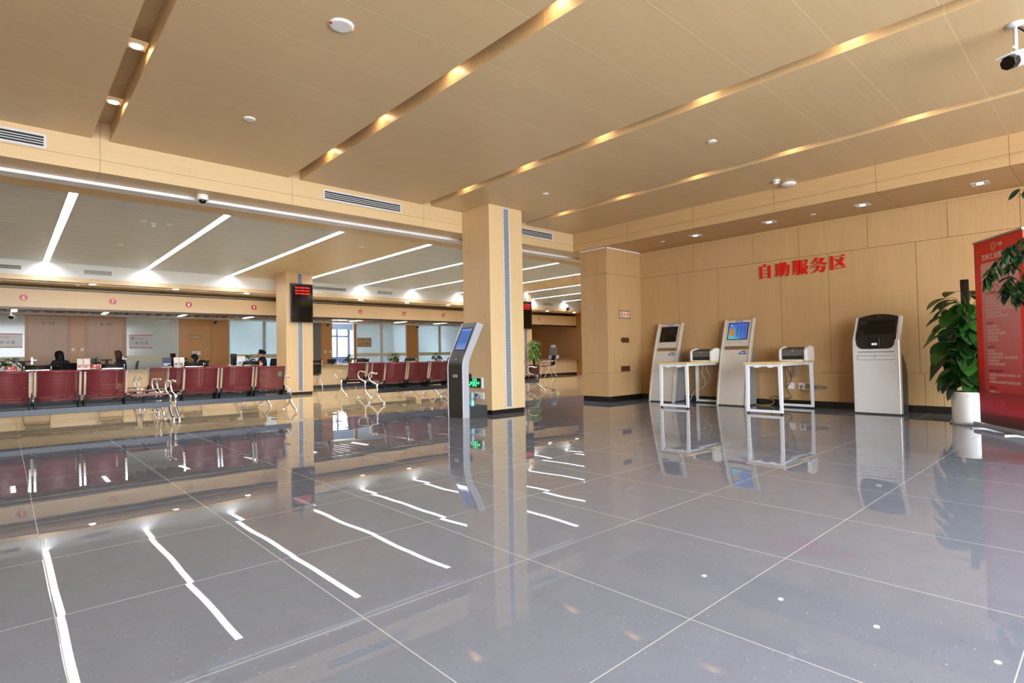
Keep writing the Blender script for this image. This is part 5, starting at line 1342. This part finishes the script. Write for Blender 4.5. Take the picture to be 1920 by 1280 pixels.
office_chair('black office chair back turned to us, right of the long-haired woman', (1.06, 18.24, 0), math.radians(122), .94)
office_chair('black office chair behind the woman in navy', (2.42, 18.45, 0), math.radians(176), .97)
office_chair('black office chair behind the bending woman', (4.18, 18.45, 0), math.radians(172), .96)
office_chair('black office chair beside the display column, right of the woman under disc 9', (6.2, 18.4, 0), math.radians(200), .97)

# ------------------------------------------------------------------ daylight, world and camera
w = bpy.data.worlds.new('sky'); SC.world = w; w.use_nodes = True; nt = w.node_tree
bg = nt.nodes['Background']; tc = nt.nodes.new('ShaderNodeTexCoord'); sp = nt.nodes.new('ShaderNodeSeparateXYZ'); nt.links.new(tc.outputs['Generated'], sp.inputs[0])
rp = nt.nodes.new('ShaderNodeValToRGB'); mr = nt.nodes.new('ShaderNodeMapRange'); mr.inputs['From Min'].default_value = -1; mr.inputs['From Max'].default_value = 1
nt.links.new(sp.outputs[2], mr.inputs['Value']); nt.links.new(mr.outputs[0], rp.inputs[0])
el = rp.color_ramp.elements
el[0].position = 0; el[0].color = (.60, .58, .54, 1); el[1].position = 1; el[1].color = (.42, .62, 1., 1)
for p, c_ in ((.46, (.64, .63, .61)), (.50, (.78, .87, .97)), (.56, (.86, .93, 1.)), (.7, (.64, .80, 1.))):
    e = el.new(p); e.color = (*c_, 1)
nt.links.new(rp.outputs[0], bg.inputs['Color']); bg.inputs['Strength'].default_value = SKY
def portal(name, loc, sx, sy, rot):
    l = bpy.data.lights.new(name, 'AREA'); l.shape = 'RECTANGLE'; l.size = sx; l.size_y = sy; l.energy = 1
    l.cycles.is_portal = True
    o = bpy.data.objects.new(name, l); COL.objects.link(o); o.location = loc; o.rotation_euler = rot; return o
portal('entrance_daylight_portal', ((XL+XG)/2, YF-.1, 1.6), XG-XL, 3.2, (PI/2, 0, 0))
portal('office_daylight_portal', (10.9, 24.25, 1.35), 10.4, 2.7, (-PI/2, 0, 0))

cam = bpy.data.cameras.new('camera'); co = bpy.data.objects.new('camera', cam); COL.objects.link(co)
cam.sensor_width = 36; cam.sensor_fit = 'HORIZONTAL'; cam.lens = 1042.53/1920*36; cam.clip_start = .05
yaw_, pit, rol = .74041869, .02560335, -.01872463
fw = Vector((math.sin(yaw_)*math.cos(pit), math.cos(yaw_)*math.cos(pit), math.sin(pit))); rt = Vector((math.cos(yaw_), -math.sin(yaw_), 0)); up = rt.cross(fw)
r2_ = math.cos(rol)*rt+math.sin(rol)*up; u2 = -math.sin(rol)*rt+math.cos(rol)*up
co.matrix_world = Matrix(((r2_.x, u2.x, -fw.x, 0), (r2_.y, u2.y, -fw.y, 0), (r2_.z, u2.z, -fw.z, .91266), (0, 0, 0, 1)))
SC.camera = co
vs = SC.view_settings; vs.view_transform = 'Standard'; vs.look = 'None'; vs.gamma = 1; vs.use_curve_mapping = False; vs.exposure = EXPOSURE
cy = SC.cycles
cy.use_denoising = True; cy.denoiser = 'OPENIMAGEDENOISE'; cy.max_bounces = 8; cy.diffuse_bounces = 5; cy.glossy_bounces = 4; cy.transmission_bounces = 4; cy.transparent_max_bounces = 12
cy.sample_clamp_indirect = 6; cy.caustics_reflective = False; cy.caustics_refractive = False; cy.blur_glossy = .3
